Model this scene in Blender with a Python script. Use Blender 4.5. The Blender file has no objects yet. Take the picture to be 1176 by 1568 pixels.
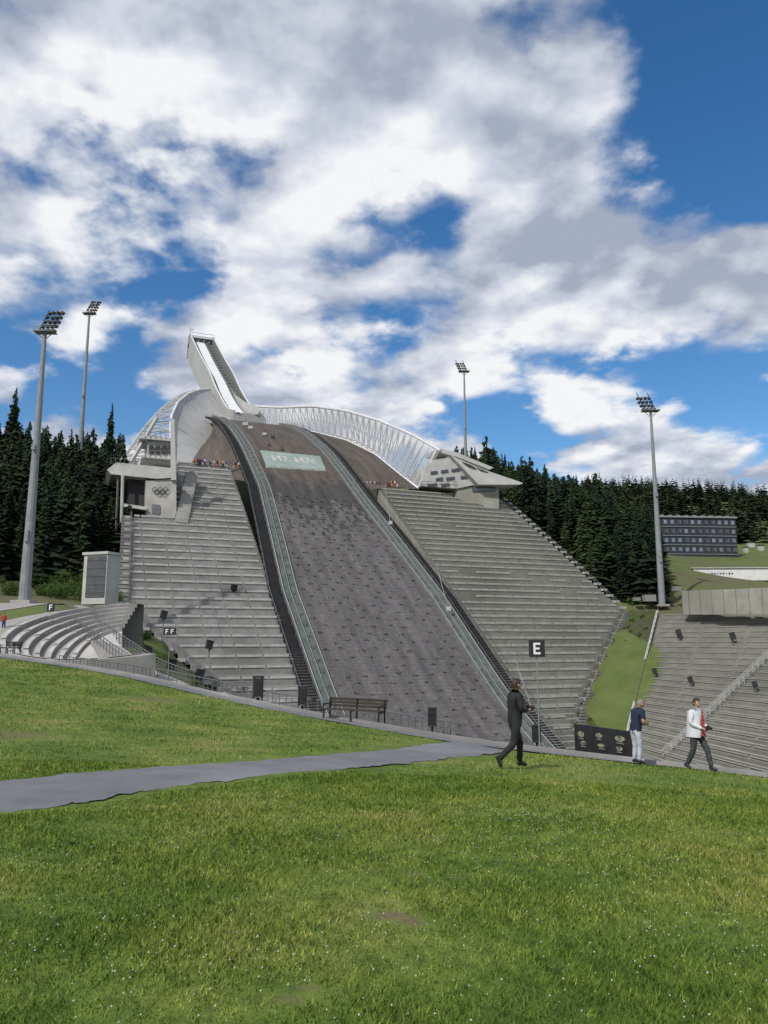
import bpy, bmesh, math, random
import numpy as np
from mathutils import Vector, Matrix
random.seed(7); rng=np.random.default_rng(7)
F=1170.0; PITCH=math.radians(9.5); cp,sp=math.cos(PITCH),math.sin(PITCH)
def W(u,v,D):
    a=(u-588)/F; b=(784-v)/F; s=D/(cp-b*sp)
    return Vector((a*s,D,s*(sp+b*cp)))
scene=bpy.context.scene
# ---------------------------------------------------------------- materials
def mat(name,c1,c2=None,rough=0.8,scale=1.0,detail=5,bump=0.0,bscale=None,metal=0.0,coord='Object',lo=.35,hi=.65,c3=None,spec=0.3,stretch=None):
    m=bpy.data.materials.new(name); m.use_nodes=True; nt=m.node_tree; n=nt.nodes; l=nt.links
    b=n['Principled BSDF']; b.inputs['Roughness'].default_value=rough; b.inputs['Metallic'].default_value=metal
    b.inputs['Specular IOR Level'].default_value=spec
    if c2 is None: c2=tuple(x*0.75 for x in c1)
    tc=n.new('ShaderNodeTexCoord'); src=tc.outputs[coord]
    if stretch:
        mp=n.new('ShaderNodeMapping'); mp.inputs['Scale'].default_value=stretch; l.new(src,mp.inputs[0]); src=mp.outputs[0]
    no=n.new('ShaderNodeTexNoise'); no.inputs['Scale'].default_value=scale; no.inputs['Detail'].default_value=detail; no.inputs['Roughness'].default_value=.65
    l.new(src,no.inputs['Vector'])
    cr=n.new('ShaderNodeValToRGB'); cr.color_ramp.elements[0].position=lo; cr.color_ramp.elements[1].position=hi
    cr.color_ramp.elements[0].color=(*c1,1); cr.color_ramp.elements[1].color=(*c2,1)
    l.new(no.outputs['Fac'],cr.inputs[0]); out=cr.outputs[0]
    if c3:
        n2=n.new('ShaderNodeTexNoise'); n2.inputs['Scale'].default_value=scale*.13; n2.inputs['Detail'].default_value=6
        l.new(src,n2.inputs['Vector'])
        r2=n.new('ShaderNodeValToRGB'); r2.color_ramp.elements[0].position=.48; r2.color_ramp.elements[1].position=.68
        l.new(n2.outputs['Fac'],r2.inputs[0])
        mx=n.new('ShaderNodeMix'); mx.data_type='RGBA'; mx.inputs[7].default_value=(*c3,1)
        l.new(r2.outputs[0],mx.inputs[0]); l.new(out,mx.inputs[6]); out=mx.outputs[2]
    l.new(out,b.inputs['Base Color'])
    if bump:
        nb=n.new('ShaderNodeTexNoise'); nb.inputs['Scale'].default_value=bscale or scale*6; nb.inputs['Detail'].default_value=4
        l.new(src,nb.inputs['Vector']); bp=n.new('ShaderNodeBump'); bp.inputs['Strength'].default_value=bump; bp.inputs['Distance'].default_value=.05
        l.new(nb.outputs['Fac'],bp.inputs['Height']); l.new(bp.outputs[0],b.inputs['Normal'])
    return m
M={}
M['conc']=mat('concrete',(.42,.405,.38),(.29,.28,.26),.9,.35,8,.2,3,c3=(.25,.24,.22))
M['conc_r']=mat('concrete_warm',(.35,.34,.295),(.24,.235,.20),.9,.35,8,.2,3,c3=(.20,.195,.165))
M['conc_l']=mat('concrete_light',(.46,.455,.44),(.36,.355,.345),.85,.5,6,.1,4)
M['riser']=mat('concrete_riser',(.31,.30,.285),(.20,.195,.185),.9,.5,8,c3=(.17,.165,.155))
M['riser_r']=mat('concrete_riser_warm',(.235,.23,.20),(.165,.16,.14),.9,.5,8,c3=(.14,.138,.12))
M['bench']=mat('bench_plank',(.46,.45,.43),(.32,.315,.30),.7,.8,6)
M['bench_r']=mat('bench_plank_warm',(.38,.375,.33),(.27,.265,.23),.7,.8,6)
M['white']=mat('white_paint',(.66,.66,.65),(.54,.54,.54),.5,.6,4)
M['track']=mat('inrun_track_white',(.74,.75,.76),(.64,.65,.66),.5,.4,4)
M['panel']=mat('light_panel',(.42,.42,.41),(.34,.34,.33),.6,.15,7,.05,c3=(.30,.30,.29))
M['steel']=mat('galvanised_steel',(.30,.31,.32),(.20,.21,.22),.5,1.5,5,metal=.1)
M['rail']=mat('weathered_rail',(.15,.155,.16),(.10,.105,.11),.6,1.5,4)
M['pole']=mat('grey_pole',(.25,.265,.275),(.19,.20,.21),.55,.8,5)
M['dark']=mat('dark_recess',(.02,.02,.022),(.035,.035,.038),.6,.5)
M['black']=mat('black_paint',(.018,.018,.02),(.03,.03,.032),.5,2)
M['glass']=mat('dark_glass',(.03,.035,.045),(.05,.06,.07),.12,.5,spec=.8)
M['greench']=mat('green_channel',(.065,.083,.075),(.125,.148,.135),.6,.5,6)
M['sidewall']=mat('side_board',(.18,.195,.19),(.12,.13,.128),.6,.4,7)
M['asphalt']=mat('asphalt',(.185,.185,.20),(.135,.138,.15),.9,1.2,10,.4,60,c3=(.25,.25,.255))
M['gravel']=mat('pale_walkway',(.34,.32,.30),(.25,.24,.23),.95,1.5,10,.3,30)
M['grassbank']=mat('bank_grass',(.036,.055,.015),(.065,.075,.026),.95,.9,10,.8,5,c3=(.060,.050,.034),lo=.4,hi=.6)
M['wood']=mat('bench_wood',(.06,.045,.035),(.035,.027,.02),.7,4)
M['sign']=mat('pale_green_banner',(.27,.33,.30),(.20,.26,.23),.7,.3)
M['signwhite']=mat('sign_white',(.75,.75,.75),(.7,.7,.7),.6,2)
M['tuft']=mat('worn_tuft',(.040,.038,.037),(.058,.054,.052),.9,2)
m=mat('perforated_mesh',(.40,.41,.42),(.34,.35,.36),.6,.4); M['mesh']=m
nt=m.node_tree; tr=nt.nodes.new('ShaderNodeBsdfTransparent'); ms=nt.nodes.new('ShaderNodeMixShader'); ms.inputs[0].default_value=.38
nt.links.new(tr.outputs[0],ms.inputs[1]); nt.links.new(nt.nodes['Principled BSDF'].outputs[0],ms.inputs[2])
nt.links.new(ms.outputs[0],nt.nodes['Material Output'].inputs[0])
def slope_mat(name,c1,c2,rowline=.5):
    m=bpy.data.materials.new(name); m.use_nodes=True; nt=m.node_tree; n=nt.nodes; l=nt.links
    b=n['Principled BSDF']; b.inputs['Roughness'].default_value=.85; b.inputs['Specular IOR Level'].default_value=.15
    uv=n.new('ShaderNodeUVMap')
    no=n.new('ShaderNodeTexNoise'); no.inputs['Scale'].default_value=.9; no.inputs['Detail'].default_value=9; no.inputs['Roughness'].default_value=.75
    l.new(uv.outputs[0],no.inputs['Vector'])
    cr=n.new('ShaderNodeValToRGB'); cr.color_ramp.elements[0].position=.35; cr.color_ramp.elements[1].position=.65
    cr.color_ramp.elements[0].color=(*c1,1); cr.color_ramp.elements[1].color=(*c2,1); l.new(no.outputs[0],cr.inputs[0])
    mp2=n.new('ShaderNodeMapping'); mp2.inputs['Scale'].default_value=(.5,.05,1); l.new(uv.outputs[0],mp2.inputs[0])
    n3=n.new('ShaderNodeTexNoise'); n3.inputs['Scale'].default_value=1.2; n3.inputs['Detail'].default_value=7; l.new(mp2.outputs[0],n3.inputs['Vector'])
    r3=n.new('ShaderNodeValToRGB'); r3.color_ramp.elements[0].position=.3; r3.color_ramp.elements[1].position=.7
    r3.color_ramp.elements[0].color=(.68,.68,.68,1); r3.color_ramp.elements[1].color=(1.2,1.2,1.2,1); l.new(n3.outputs[0],r3.inputs[0])
    m3=n.new('ShaderNodeMix'); m3.data_type='RGBA'; m3.blend_type='MULTIPLY'; m3.inputs[0].default_value=1; l.new(cr.outputs[0],m3.inputs[6]); l.new(r3.outputs[0],m3.inputs[7])
    br=n.new('ShaderNodeTexBrick'); br.inputs['Scale'].default_value=1; br.inputs['Brick Width'].default_value=1.6; br.inputs['Row Height'].default_value=.9; br.inputs['Mortar Size'].default_value=.07; br.inputs['Mortar Smooth'].default_value=.6
    br.inputs['Color1'].default_value=(1,1,1,1); br.inputs['Color2'].default_value=(.88,.88,.88,1); br.inputs['Mortar'].default_value=(1-rowline,)*3+(1,); l.new(uv.outputs[0],br.inputs[0])
    m4=n.new('ShaderNodeMix'); m4.data_type='RGBA'; m4.blend_type='MULTIPLY'; m4.inputs[0].default_value=1; l.new(m3.outputs[2],m4.inputs[6]); l.new(br.outputs[0],m4.inputs[7])
    bp=n.new('ShaderNodeBump'); bp.inputs['Strength'].default_value=.7; bp.inputs['Distance'].default_value=.3; l.new(no.outputs[0],bp.inputs['Height']); l.new(bp.outputs[0],b.inputs['Normal'])
    l.new(m4.outputs[2],b.inputs['Base Color']); return m
M['land']=slope_mat('landing_mats',(.150,.141,.142),(.105,.099,.101),.3)
M['landwet']=slope_mat('landing_mats_damp',(.090,.084,.082),(.062,.058,.057),.3)
M['knoll']=slope_mat('knoll_mats',(.135,.115,.097),(.088,.076,.066),.22)
# ---------------------------------------------------------------- mesh builder
class MB:
    def __init__(s): s.v=[]; s.f=[]; s.m=[]; s.uv=[]
    def face(s,pts,mi=0,uv=None):
        i=len(s.v); s.v+= [tuple(p) for p in pts]; s.f.append(tuple(range(i,i+len(pts)))); s.m.append(mi)
        s.uv+= (uv if uv else [(p[0],p[1]) for p in pts])
    def box(s,c,sz,mi=0,ax=None):
        c=Vector(c); X,Y,Z=ax if ax else (Vector((1,0,0)),Vector((0,1,0)),Vector((0,0,1)))
        X=X*sz[0]/2; Y=Y*sz[1]/2; Z=Z*sz[2]/2
        p=lambda a,b,d:c+X*a+Y*b+Z*d
        for q in ([(-1,-1,-1),(1,-1,-1),(1,-1,1),(-1,-1,1)],[(1,1,-1),(-1,1,-1),(-1,1,1),(1,1,1)],[(-1,1,-1),(-1,-1,-1),(-1,-1,1),(-1,1,1)],
                  [(1,-1,-1),(1,1,-1),(1,1,1),(1,-1,1)],[(-1,-1,1),(1,-1,1),(1,1,1),(-1,1,1)],[(-1,1,-1),(1,1,-1),(1,-1,-1),(-1,-1,-1)]):
            s.face([p(*k) for k in q],mi)
    def prism(s,poly,vec,mi=0,mside=None):
        vec=Vector(vec); poly=[Vector(p) for p in poly]; ms=mi if mside is None else mside
        s.face(poly,mi); s.face([p+vec for p in reversed(poly)],mi)
        n=len(poly)
        for i in range(n): a,b=poly[i],poly[(i+1)%n]; s.face([b,a,a+vec,b+vec],ms)
    def beam(s,p,q,r,mi=0,n=6,r2=None):
        p=Vector(p);q=Vector(q);d=q-p
        if d.length<1e-6:return
        d.normalize(); a=d.orthogonal().normalized(); b=d.cross(a); r2=r if r2 is None else r2
        A_=[p+(a*math.cos(t)+b*math.sin(t))*r for t in [2*math.pi*k/n for k in range(n)]]
        B_=[q+(a*math.cos(t)+b*math.sin(t))*r2 for t in [2*math.pi*k/n for k in range(n)]]
        for k in range(n): s.face([A_[k],A_[(k+1)%n],B_[(k+1)%n],B_[k]],mi)
        s.face(list(reversed(A_)),mi); s.face(B_,mi)
    def tube(s,pts,r,mi=0,n=6):
        for i in range(len(pts)-1): s.beam(pts[i],pts[i+1],r,mi,n)
    def obj(s,name,mats,smooth=False,parent=None,weld=False):
        me=bpy.data.meshes.new(name); me.from_pydata(s.v,[],s.f); 
        for k in mats: me.materials.append(M[k] if isinstance(k,str) else k)
        me.polygons.foreach_set('material_index',s.m)
        ul=me.uv_layers.new(name='UVMap'); ul.data.foreach_set('uv',np.array(s.uv,dtype=np.float32).ravel())
        if weld:
            bm=bmesh.new(); bm.from_mesh(me); bmesh.ops.remove_doubles(bm,verts=bm.verts,dist=1e-4); bm.to_mesh(me); bm.free()
        if smooth: me.polygons.foreach_set('use_smooth',[True]*len(me.polygons))
        me.update(); o=bpy.data.objects.new(name,me); scene.collection.objects.link(o)
        if parent: o.parent=parent
        return o
def empty(name,loc=(0,0,0)):
    o=bpy.data.objects.new(name,None); scene.collection.objects.link(o); o.location=loc; return o
def np_obj(name,v,f,mats,col=None,smooth=False,mi=None):
    me=bpy.data.meshes.new(name); k=f.shape[1]
    me.vertices.add(len(v)); me.vertices.foreach_set('co',v.astype(np.float32).ravel())
    me.loops.add(f.size); me.loops.foreach_set('vertex_index',f.astype(np.int32).ravel())
    me.polygons.add(len(f)); me.polygons.foreach_set('loop_start',np.arange(0,f.size,k,dtype=np.int32))
    for q in mats: me.materials.append(M[q] if isinstance(q,str) else q)
    if mi is not None: me.polygons.foreach_set('material_index',mi.astype(np.int32))
    if smooth: me.polygons.foreach_set('use_smooth',np.ones(len(f),dtype=bool))
    me.update(calc_edges=True)
    if col is not None:
        at=me.attributes.new('rnd','FLOAT','POINT'); at.data.foreach_set('value',col.astype(np.float32))
    o=bpy.data.objects.new(name,me); scene.collection.objects.link(o); return o
# ---------------------------------------------------------------- axis profile
pD=[60,80,95,110,125,147,167,189,210,230,250,267]; pz=[-30,-29.5,-26,-20,-11.5,6,21.8,38.5,53,64,72.5,78]
dd=np.arange(50,280,1.0); zz=np.interp(dd,pD,pz); k=np.exp(-.5*(np.arange(-12,13)/4.)**2); k/=k.sum()
zs=np.convolve(np.pad(zz,12,mode='reflect',reflect_type='odd'),k,'valid')
prof=lambda D: float(np.interp(D,dd,zs)); invp=lambda z: float(np.interp(z,zs,dd))
hw=lambda D: float(np.interp(D,[120,150,185,267],[14,14,10.8,10.2]))
AX=Vector((-.371,.928,0)); LT=Vector((.928,.371,0)); UP=Vector((0,0,1))
def A(D,lat,dz=0,z=None): return Vector((56.6-.4*D+.928*lat, D+.371*lat, (prof(D) if z is None else z)+dz))
def onslope(u,v,dz=0):
    for D in np.arange(100,290,.25):
        p=W(u,v,D); lat=(p.x-56.6+.4*p.y)/1.0764; Da=p.y-.371*lat
        if p.z<prof(Da): p.z=prof(Da)+dz; return p
    return p
Ll=lambda z: float(np.interp(z,[-30,-14,-11.5,-7.5,5,25.5,26,44],[1,2,5,13,25.9,24.6,14.5,13.5]))
Lr=lambda z: float(np.interp(z,[-30,-18,-14,6.3,38.5,44],[1,2,5,39.8,37,36]))
# ---------------------------------------------------------------- lawn surface (TPS)
def tps_fit(P,kern):
    P=np.array(P,float); X=P[:,:2]; n=len(P); d=np.linalg.norm(X[:,None]-X[None],axis=2)
    K=kern(d); Q=np.c_[np.ones(n),X]; Am=np.block([[K,Q],[Q.T,np.zeros((3,3))]]); w=np.linalg.solve(Am,np.r_[P[:,2],0,0,0])
    def f(x,y):
        x=np.asarray(x,float).ravel(); y=np.asarray(y,float).ravel(); out=w[n]+w[n+1]*x+w[n+2]*y
        for i in range(n): out=out+w[i]*kern(np.hypot(x-X[i,0],y-X[i,1]))
        return out
    return f
ktps=lambda r: np.where(r>1e-9,r*r*np.log(np.maximum(r,1e-9)),0.)
brink=[W(0,1005,50),W(200,1035,42),W(380,1075,36),W(560,1110,30),W(690,1133,26.5),W(830,1152,24),W(1000,1172,22),W(1176,1192,20.8)]
lawnc=[(0,0,-1.6),(-4.8,10,-1.95),(0,6,-1.85)]+[tuple(p) for p in brink]+[tuple(W(790,1177,16)),tuple(W(1070,1180,19.3)),
   (-60,62,1.),(18,17,-4.0),(30,6,-4.8),(0,-30,-.8),(-40,0,-.5),(-50,30,0.),(20,-20,-2.)]
lawnf=tps_fit(lawnc,ktps)
def lz(x,y): return float(lawnf([x],[y])[0])
def LP(u,v):
    for D in np.arange(2.5,60,.1):
        p=W(u,v,D); h=p.z-lz(p.x,p.y)
        if h<0: return Vector((p.x,p.y,lz(p.x,p.y)))
    return p
bx=[(-95,75)]+[(p.x,p.y) for p in brink]+[(15,18.5),(22,13),(32,4),(38,-15),(20,-50),(-30,-60),(-90,-40),(-120,20)]
bx=np.array(bx); bth=np.unwrap(np.arctan2(bx[:,0],bx[:,1]))
def brinkR(th):
    th=np.asarray(th); t=np.mod(th-bth[0],2*math.pi)+bth[0]
    T=np.r_[bth,bth[0]+2*math.pi]; X=np.r_[bx[:,0],bx[0,0]]; Y=np.r_[bx[:,1],bx[0,1]]
    i=np.clip(np.searchsorted(T,t,side='right')-1,0,len(T)-2)
    x0,y0,x1,y1=X[i],Y[i],X[i+1],Y[i+1]; dx,dy=np.sin(t),np.cos(t); ex,ey=x1-x0,y1-y0
    den=dx*ey-dy*ex; return (x0*ey-y0*ex)/den
nth=360; ths=np.linspace(-math.pi,math.pi,nth,endpoint=False); R=brinkR(ths); fr=np.linspace(0,1,70)[1:]**1.3
vx=[0.];vy=[0.]
for f_ in fr: vx+=list(np.sin(ths)*R*f_); vy+=list(np.cos(ths)*R*f_)
vx=np.array(vx);vy=np.array(vy);vz=lawnf(vx,vy)
vz+= .02*np.sin(vx*1.7+np.sin(vy*1.1))*np.sin(vy*1.3)
me_f=[]
for r_ in range(len(fr)-1):
    b0=1+r_*nth;b1=b0+nth
    for j in range(nth): me_f.append((b0+j,b1+j,b1+(j+1)%nth,b0+(j+1)%nth))
b0=1+(len(fr)-1)*nth; n0=len(vx); vx=np.r_[vx,vx[b0:b0+nth]*1.02];vy=np.r_[vy,vy[b0:b0+nth]*1.02];vz=np.r_[vz,vz[b0:b0+nth]-6]
for j in range(nth): me_f.append((b0+j,n0+j,n0+(j+1)%nth,b0+(j+1)%nth))
def lawn_mat(name,blade=False):
    m=bpy.data.materials.new(name); m.use_nodes=True; nt=m.node_tree; n=nt.nodes; l=nt.links; b=n['Principled BSDF']
    b.inputs['Roughness'].default_value=.75; b.inputs['Specular IOR Level'].default_value=.15
    g=n.new('ShaderNodeNewGeometry')
    def noise(s,d=6,r=.6):
        q=n.new('ShaderNodeTexNoise'); q.inputs['Scale'].default_value=s; q.inputs['Detail'].default_value=d; q.inputs['Roughness'].default_value=r; l.new(g.outputs['Position'],q.inputs['Vector']); return q.outputs[0]
    def ramp(src,cols):
        r=n.new('ShaderNodeValToRGB'); e=r.color_ramp.elements
        e[0].position,e[0].color=cols[0][0],(*cols[0][1],1); e[1].position,e[1].color=cols[-1][0],(*cols[-1][1],1)
        for c in cols[1:-1]: k_=e.new(c[0]); k_.color=(*c[1],1)
        l.new(src,r.inputs[0]); return r.outputs[0]
    k_=1.15 if not blade else 1.5
    base=ramp(noise(.38,9,.76),[(.36,(.058*k_,.098*k_,.015*k_)),(.46,(.088*k_,.134*k_,.021*k_)),(.55,(.125*k_,.162*k_,.031*k_)),(.66,(.185*k_,.185*k_,.060*k_))])
    fine=ramp(noise(6,7,.8),[(.32,(.5,.55,.5)),(.52,(1,1,1)),(.72,(1.35,1.28,1.25))])
    mx=n.new('ShaderNodeMix'); mx.data_type='RGBA'; mx.blend_type='MULTIPLY'; mx.inputs[0].default_value=1; l.new(base,mx.inputs[6]); l.new(fine,mx.inputs[7]); out=mx.outputs[2]
    if blade:
        at=n.new('ShaderNodeAttribute'); at.attribute_name='rnd'
        rr=ramp(at.outputs['Fac'],[(0,(.6,.65,.5)),(.8,(1.15,1.1,1.1)),(1,(1.8,1.45,1.6))])
        m2=n.new('ShaderNodeMix'); m2.data_type='RGBA'; m2.blend_type='MULTIPLY'; m2.inputs[0].default_value=1; l.new(out,m2.inputs[6]); l.new(rr,m2.inputs[7]); out=m2.outputs[2]
    else:
        n5=noise(4,7,.75)
        for (pu,pv,rad) in BARE:
            p=LP(pu,pv); vm=n.new('ShaderNodeVectorMath'); vm.operation='DISTANCE'; vm.inputs[1].default_value=p; l.new(g.outputs['Position'],vm.inputs[0])
            mm=n.new('ShaderNodeMath'); mm.operation='MULTIPLY_ADD'; mm.inputs[1].default_value=4.0*rad; l.new(n5,mm.inputs[0]); l.new(vm.outputs['Value'],mm.inputs[2])
            mr=n.new('ShaderNodeMapRange'); mr.inputs[1].default_value=rad*2.0; mr.inputs[2].default_value=rad*2.8; mr.inputs[3].default_value=.85; mr.inputs[4].default_value=0; l.new(mm.outputs[0],mr.inputs[0])
            m2=n.new('ShaderNodeMix'); m2.data_type='RGBA'; m2.inputs[7].default_value=(.15,.112,.07,1); l.new(mr.outputs[0],m2.inputs[0]); l.new(out,m2.inputs[6]); out=m2.outputs[2]
        bp=n.new('ShaderNodeBump'); bp.inputs['Strength'].default_value=.7; bp.inputs['Distance'].default_value=.03; l.new(noise(25,4,.7),bp.inputs['Height']); l.new(bp.outputs[0],b.inputs['Normal'])
    l.new(out,b.inputs['Base Color']); return m
BARE=[(590,1405,.22),(628,1414,.18),(435,1540,.15),(470,1525,.1),(700,1352,.12),(0,1126,1.5),(240,1072,1.6),(640,1345,.1)]
ml=lawn_mat('lawn_grass'); mbld=lawn_mat('grass_blades',True)
me=bpy.data.meshes.new('lawn'); tri=[(0,1+j,1+(j+1)%nth) for j in range(nth)]
me.from_pydata(np.c_[vx,vy,vz].tolist(),[],tri+me_f); me.materials.append(ml); me.polygons.foreach_set('use_smooth',[True]*len(me.polygons))
o=bpy.data.objects.new('lawn',me); scene.collection.objects.link(o)
# path
up=[LP(-60,1201),LP(0,1197),LP(120,1188),LP(250,1175),LP(380,1167),LP(500,1157),LP(600,1149),LP(660,1140),LP(700,1134)]
dn=[LP(-60,1260),LP(0,1250),LP(120,1230),LP(250,1211),LP(400,1190),LP(520,1180),LP(620,1170),LP(700,1162),LP(780,1152)]
def resamp(P,n):
    P=[Vector(p) for p in P]; L=[0]
    for i in range(1,len(P)): L.append(L[-1]+(P[i]-P[i-1]).length)
    t=np.linspace(0,L[-1],n); A_=np.array([tuple(p) for p in P]); 
    out=np.c_[np.interp(t,L,A_[:,0]),np.interp(t,L,A_[:,1]),np.interp(t,L,A_[:,2])]
    return [Vector(q) for q in out]
NP_=220
pu_=resamp(up,NP_); pd_=resamp(dn,NP_)
mb=MB(); PG=[]
w1=np.convolve(rng.normal(size=NP_+8),np.ones(3)/3,'same')+1.2*np.convolve(rng.normal(size=NP_+8),np.ones(9)/9,'same'); w2_=np.convolve(rng.normal(size=NP_+8),np.ones(3)/3,'same')+1.2*np.convolve(rng.normal(size=NP_+8),np.ones(9)/9,'same')
for i in range(NP_):
    row=[]
    for j in range(9):
        t=j/8
        if j==0: t+=.045*w1[i]
        if j==8: t+=.045*w2_[i]
        p=pu_[i].lerp(pd_[i],t); row.append(Vector((p.x,p.y,lz(p.x,p.y)+(.03 if 0<j<8 else .012))))
    PG.append(row)
for i in range(NP_-1):
    for j in range(8): mb.face([PG[i][j],PG[i+1][j],PG[i+1][j+1],PG[i][j+1]][::-1],0)
mb.obj('footpath',['asphalt'],weld=True,smooth=True)
pc=np.array([[(a.x+b.x)/2,(a.y+b.y)/2,(a-b).length/2] for a,b in zip(pu_,pd_)])
bp_=resamp(brink,60); mb=MB(); inn=[]
for i,p in enumerate(bp_):
    a=bp_[max(0,i-1)];b=bp_[min(59,i+1)]; t=(b-a); t.z=0; t.normalize(); nrm=Vector((-t.y,t.x,0))
    if nrm.y<0: nrm=-nrm
    q=p-nrm*(.9+.06*math.sin(i*2.3)); q.z=lz(q.x,q.y)+.025; r=p+nrm*.05; r.z=lz(p.x,p.y)+.025; inn.append((q,r,nrm))
for i in range(59): mb.face([inn[i][0],inn[i+1][0],inn[i+1][1],inn[i][1]],0)
mb.obj('brink_walkway',['asphalt'])
mb=MB()
for i in range(59):
    a=inn[i][1];b=inn[i+1][1];n_=inn[i][2]*.18
    pts=[a,b,b+inn[i+1][2]*.18,a+n_]; top=[p+UP*.1 for p in pts]
    mb.face(top,0)
    for k_ in range(4): mb.face([pts[k_]-UP*(2 if k_ in(2,3) else .2),pts[(k_+1)%4]-UP*.2,top[(k_+1)%4],top[k_]],0)
mb.obj('kerb',['riser'])
# ---------------------------------------------------------------- terrain
G=lambda xr,D,z:(xr*D,D,z)
tc=[(0,0,-4),(-40,0,-3),(60,0,-8),(0,-100,-4),(-100,-50,0),(0,26,-6),(-60,66,.5),(-40,60,-2.2),(-20,52,-4.5),(-8,45,-7),(5,38,-10),(20,30,-14),(40,30,-14),
 (-55,85,1.2),(-42,84,0.8),(-45,95,3),(-30,82,-3.5),(-22,80,-6),(-10,85,-14),(5,80,-24),(20,80,-29),(35,70,-26),
 G(-.47,110,5),G(-.40,105,4.8),(-36,100,1.8),(-43,122,4.2),(-25,114,-9),(-30,97,-2.5),(-16,108,-14),
 G(-.45,140,8),G(-.36,140,9),G(-.6,150,14),G(-.5,180,26),G(-.4,180,26),G(-.5,220,45),G(-.4,220,42),G(-.35,245,40),G(-.7,220,45),G(-.6,350,60),G(-.3,300,58),
 (-19,189,28),(-50,267,60),(-90,370,85),(20,215,30),(50,230,33),(60,208,26),
 (57,166,4),(60,176,8),G(.33,190,12),G(.40,180,9),G(.50,160,7.5),G(.6,150,7),
 G(.18,260,47),G(.24,270,40),G(.30,280,36),G(.345,285,32),G(.1,280,55),
 G(.38,240,18),G(.45,240,17),G(.6,240,16),G(.38,330,36),G(.46,330,35),G(.6,330,34),G(.38,400,52),G(.5,400,50),
 G(.38,460,66),G(.55,460,62),G(.3,700,138),G(.42,700,132),G(.6,700,120),G(.15,600,120),G(.8,600,90),G(0,700,110),G(-.5,700,90),
 (75,130,4),(40,120,-16),(90,100,0),(60,80,-14),(90,60,-6),(150,100,5),
 G(0,2000,100),G(.6,2000,170),G(-.6,2000,100),(0,-2000,-20),(-2000,0,20),(2000,0,20),(0,5000,150),(4000,4000,150),(-4000,4000,100)]
trf=tps_fit(tc,lambda r:r)
def terr(x,y):
    x=np.asarray(x,float).ravel();y=np.asarray(y,float).ravel(); z=trf(x,y)
    lat=(x-56.6+.4*y)/1.0764; D=y-.371*lat; pzv=np.interp(D,dd,zs)
    li=np.array([-(19.5+Ll(q)) for q in pzv]); ri=np.array([20+Lr(q) for q in pzv])
    ins=(lat>li-1)&(lat<ri+1)&(D>85)&(D<262)
    z=np.where(ins,np.minimum(z,pzv-4),z)
    r=np.hypot(x,y); th=np.arctan2(x,y); ln=r<brinkR(th)*1.05
    z=np.where(ln,np.minimum(z,lawnf(np.where(ln,x,0),np.where(ln,y,0))-1.2),z)
    return z
def ax(lo,hi,step,far,g=1.18):
    a=list(np.arange(lo,hi+.1,step)); s=step
    while a[-1]<far: s*=g; a.append(a[-1]+s)
    s=step
    while a[0]>-far: s*=g; a.insert(0,a[0]-s)
    return np.array(a)
gx=ax(-130,190,3,6000); gy=ax(10,330,3,7000)
XX,YY=np.meshgrid(gx,gy); ZZ=terr(XX,YY).reshape(XX.shape)
nx,ny=len(gx),len(gy); idx=np.arange(nx*ny).reshape(ny,nx)
f=np.c_[idx[:-1,:-1].ravel(),idx[:-1,1:].ravel(),idx[1:,1:].ravel(),idx[1:,:-1].ravel()]
M['terrain']=mat('terrain_grass',(.070,.100,.022),(.115,.140,.042),.95,.15,10,.5,2,c3=(.105,.092,.052))
np_obj('terrain',np.c_[XX.ravel(),YY.ravel(),ZZ.ravel()],f,['terrain'],smooth=True)
def tz(x,y): return float(terr([x],[y])[0])
def TPt(u,v,D0=60,D1=600,st=.5):
    for D in np.arange(D0,D1,st):
        p=W(u,v,D)
        if p.z<tz(p.x,p.y): return p
    return W(u,v,D1)
# ---------------------------------------------------------------- ski jump
jump=empty('ski_jump')
mb=MB(); Ds=np.arange(84,268,1.5); s=0; lats=np.linspace(-1,1,33); tf=MB()
for i in range(len(Ds)-1):
    D0,D1=Ds[i],Ds[i+1]; ds=(A(D1,0)-A(D0,0)).length
    for j in range(32):
        a,b=lats[j],lats[j+1]; dm=D0-1.8*math.sin(j*.65)-1.5*math.sin(j*.25+1)
        mi=0 if dm<180 else (2 if dm<190 else 1)
        if mi==0 and random.random()<max(0,(D0-165)/30): mi=2
        mb.face([A(D0,a*hw(D0)),A(D0,b*hw(D0)),A(D1,b*hw(D1)),A(D1,a*hw(D1))],mi,[(a*hw(D0),s),(b*hw(D0),s),(b*hw(D1),s+ds),(a*hw(D1),s+ds)])
    s+=ds
mb.obj('landing_slope',['land','knoll','landwet'],True,jump,weld=True)
D=92.; r_=0
while D<184:
    n_=9
    for k_ in range(n_):
        lat=((k_+.5+.5*(r_%2))/n_*2-1)*hw(D)+random.uniform(-.35,.35)
        if abs(lat)>hw(D)-.5 or random.random()<.12: continue
        Dj=D+random.uniform(-.35,.35); g_=(A(Dj+1,lat)-A(Dj-1,lat)).normalized(); nn=LT.cross(g_).normalized(); c=A(Dj,lat)
        for q_ in range(6):
            o_=LT*random.uniform(-.5,.5)+g_*random.uniform(-.15,.15); tip=c+o_*1.3+nn*random.uniform(.12,.32)-g_*random.uniform(.15,.6)
            tf.face([c+o_-LT*.13,c+o_+LT*.13,tip],0)
    D+=1.75; r_+=1
tf.obj('landing_mat_tufts',['tuft'],False,jump)
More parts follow.
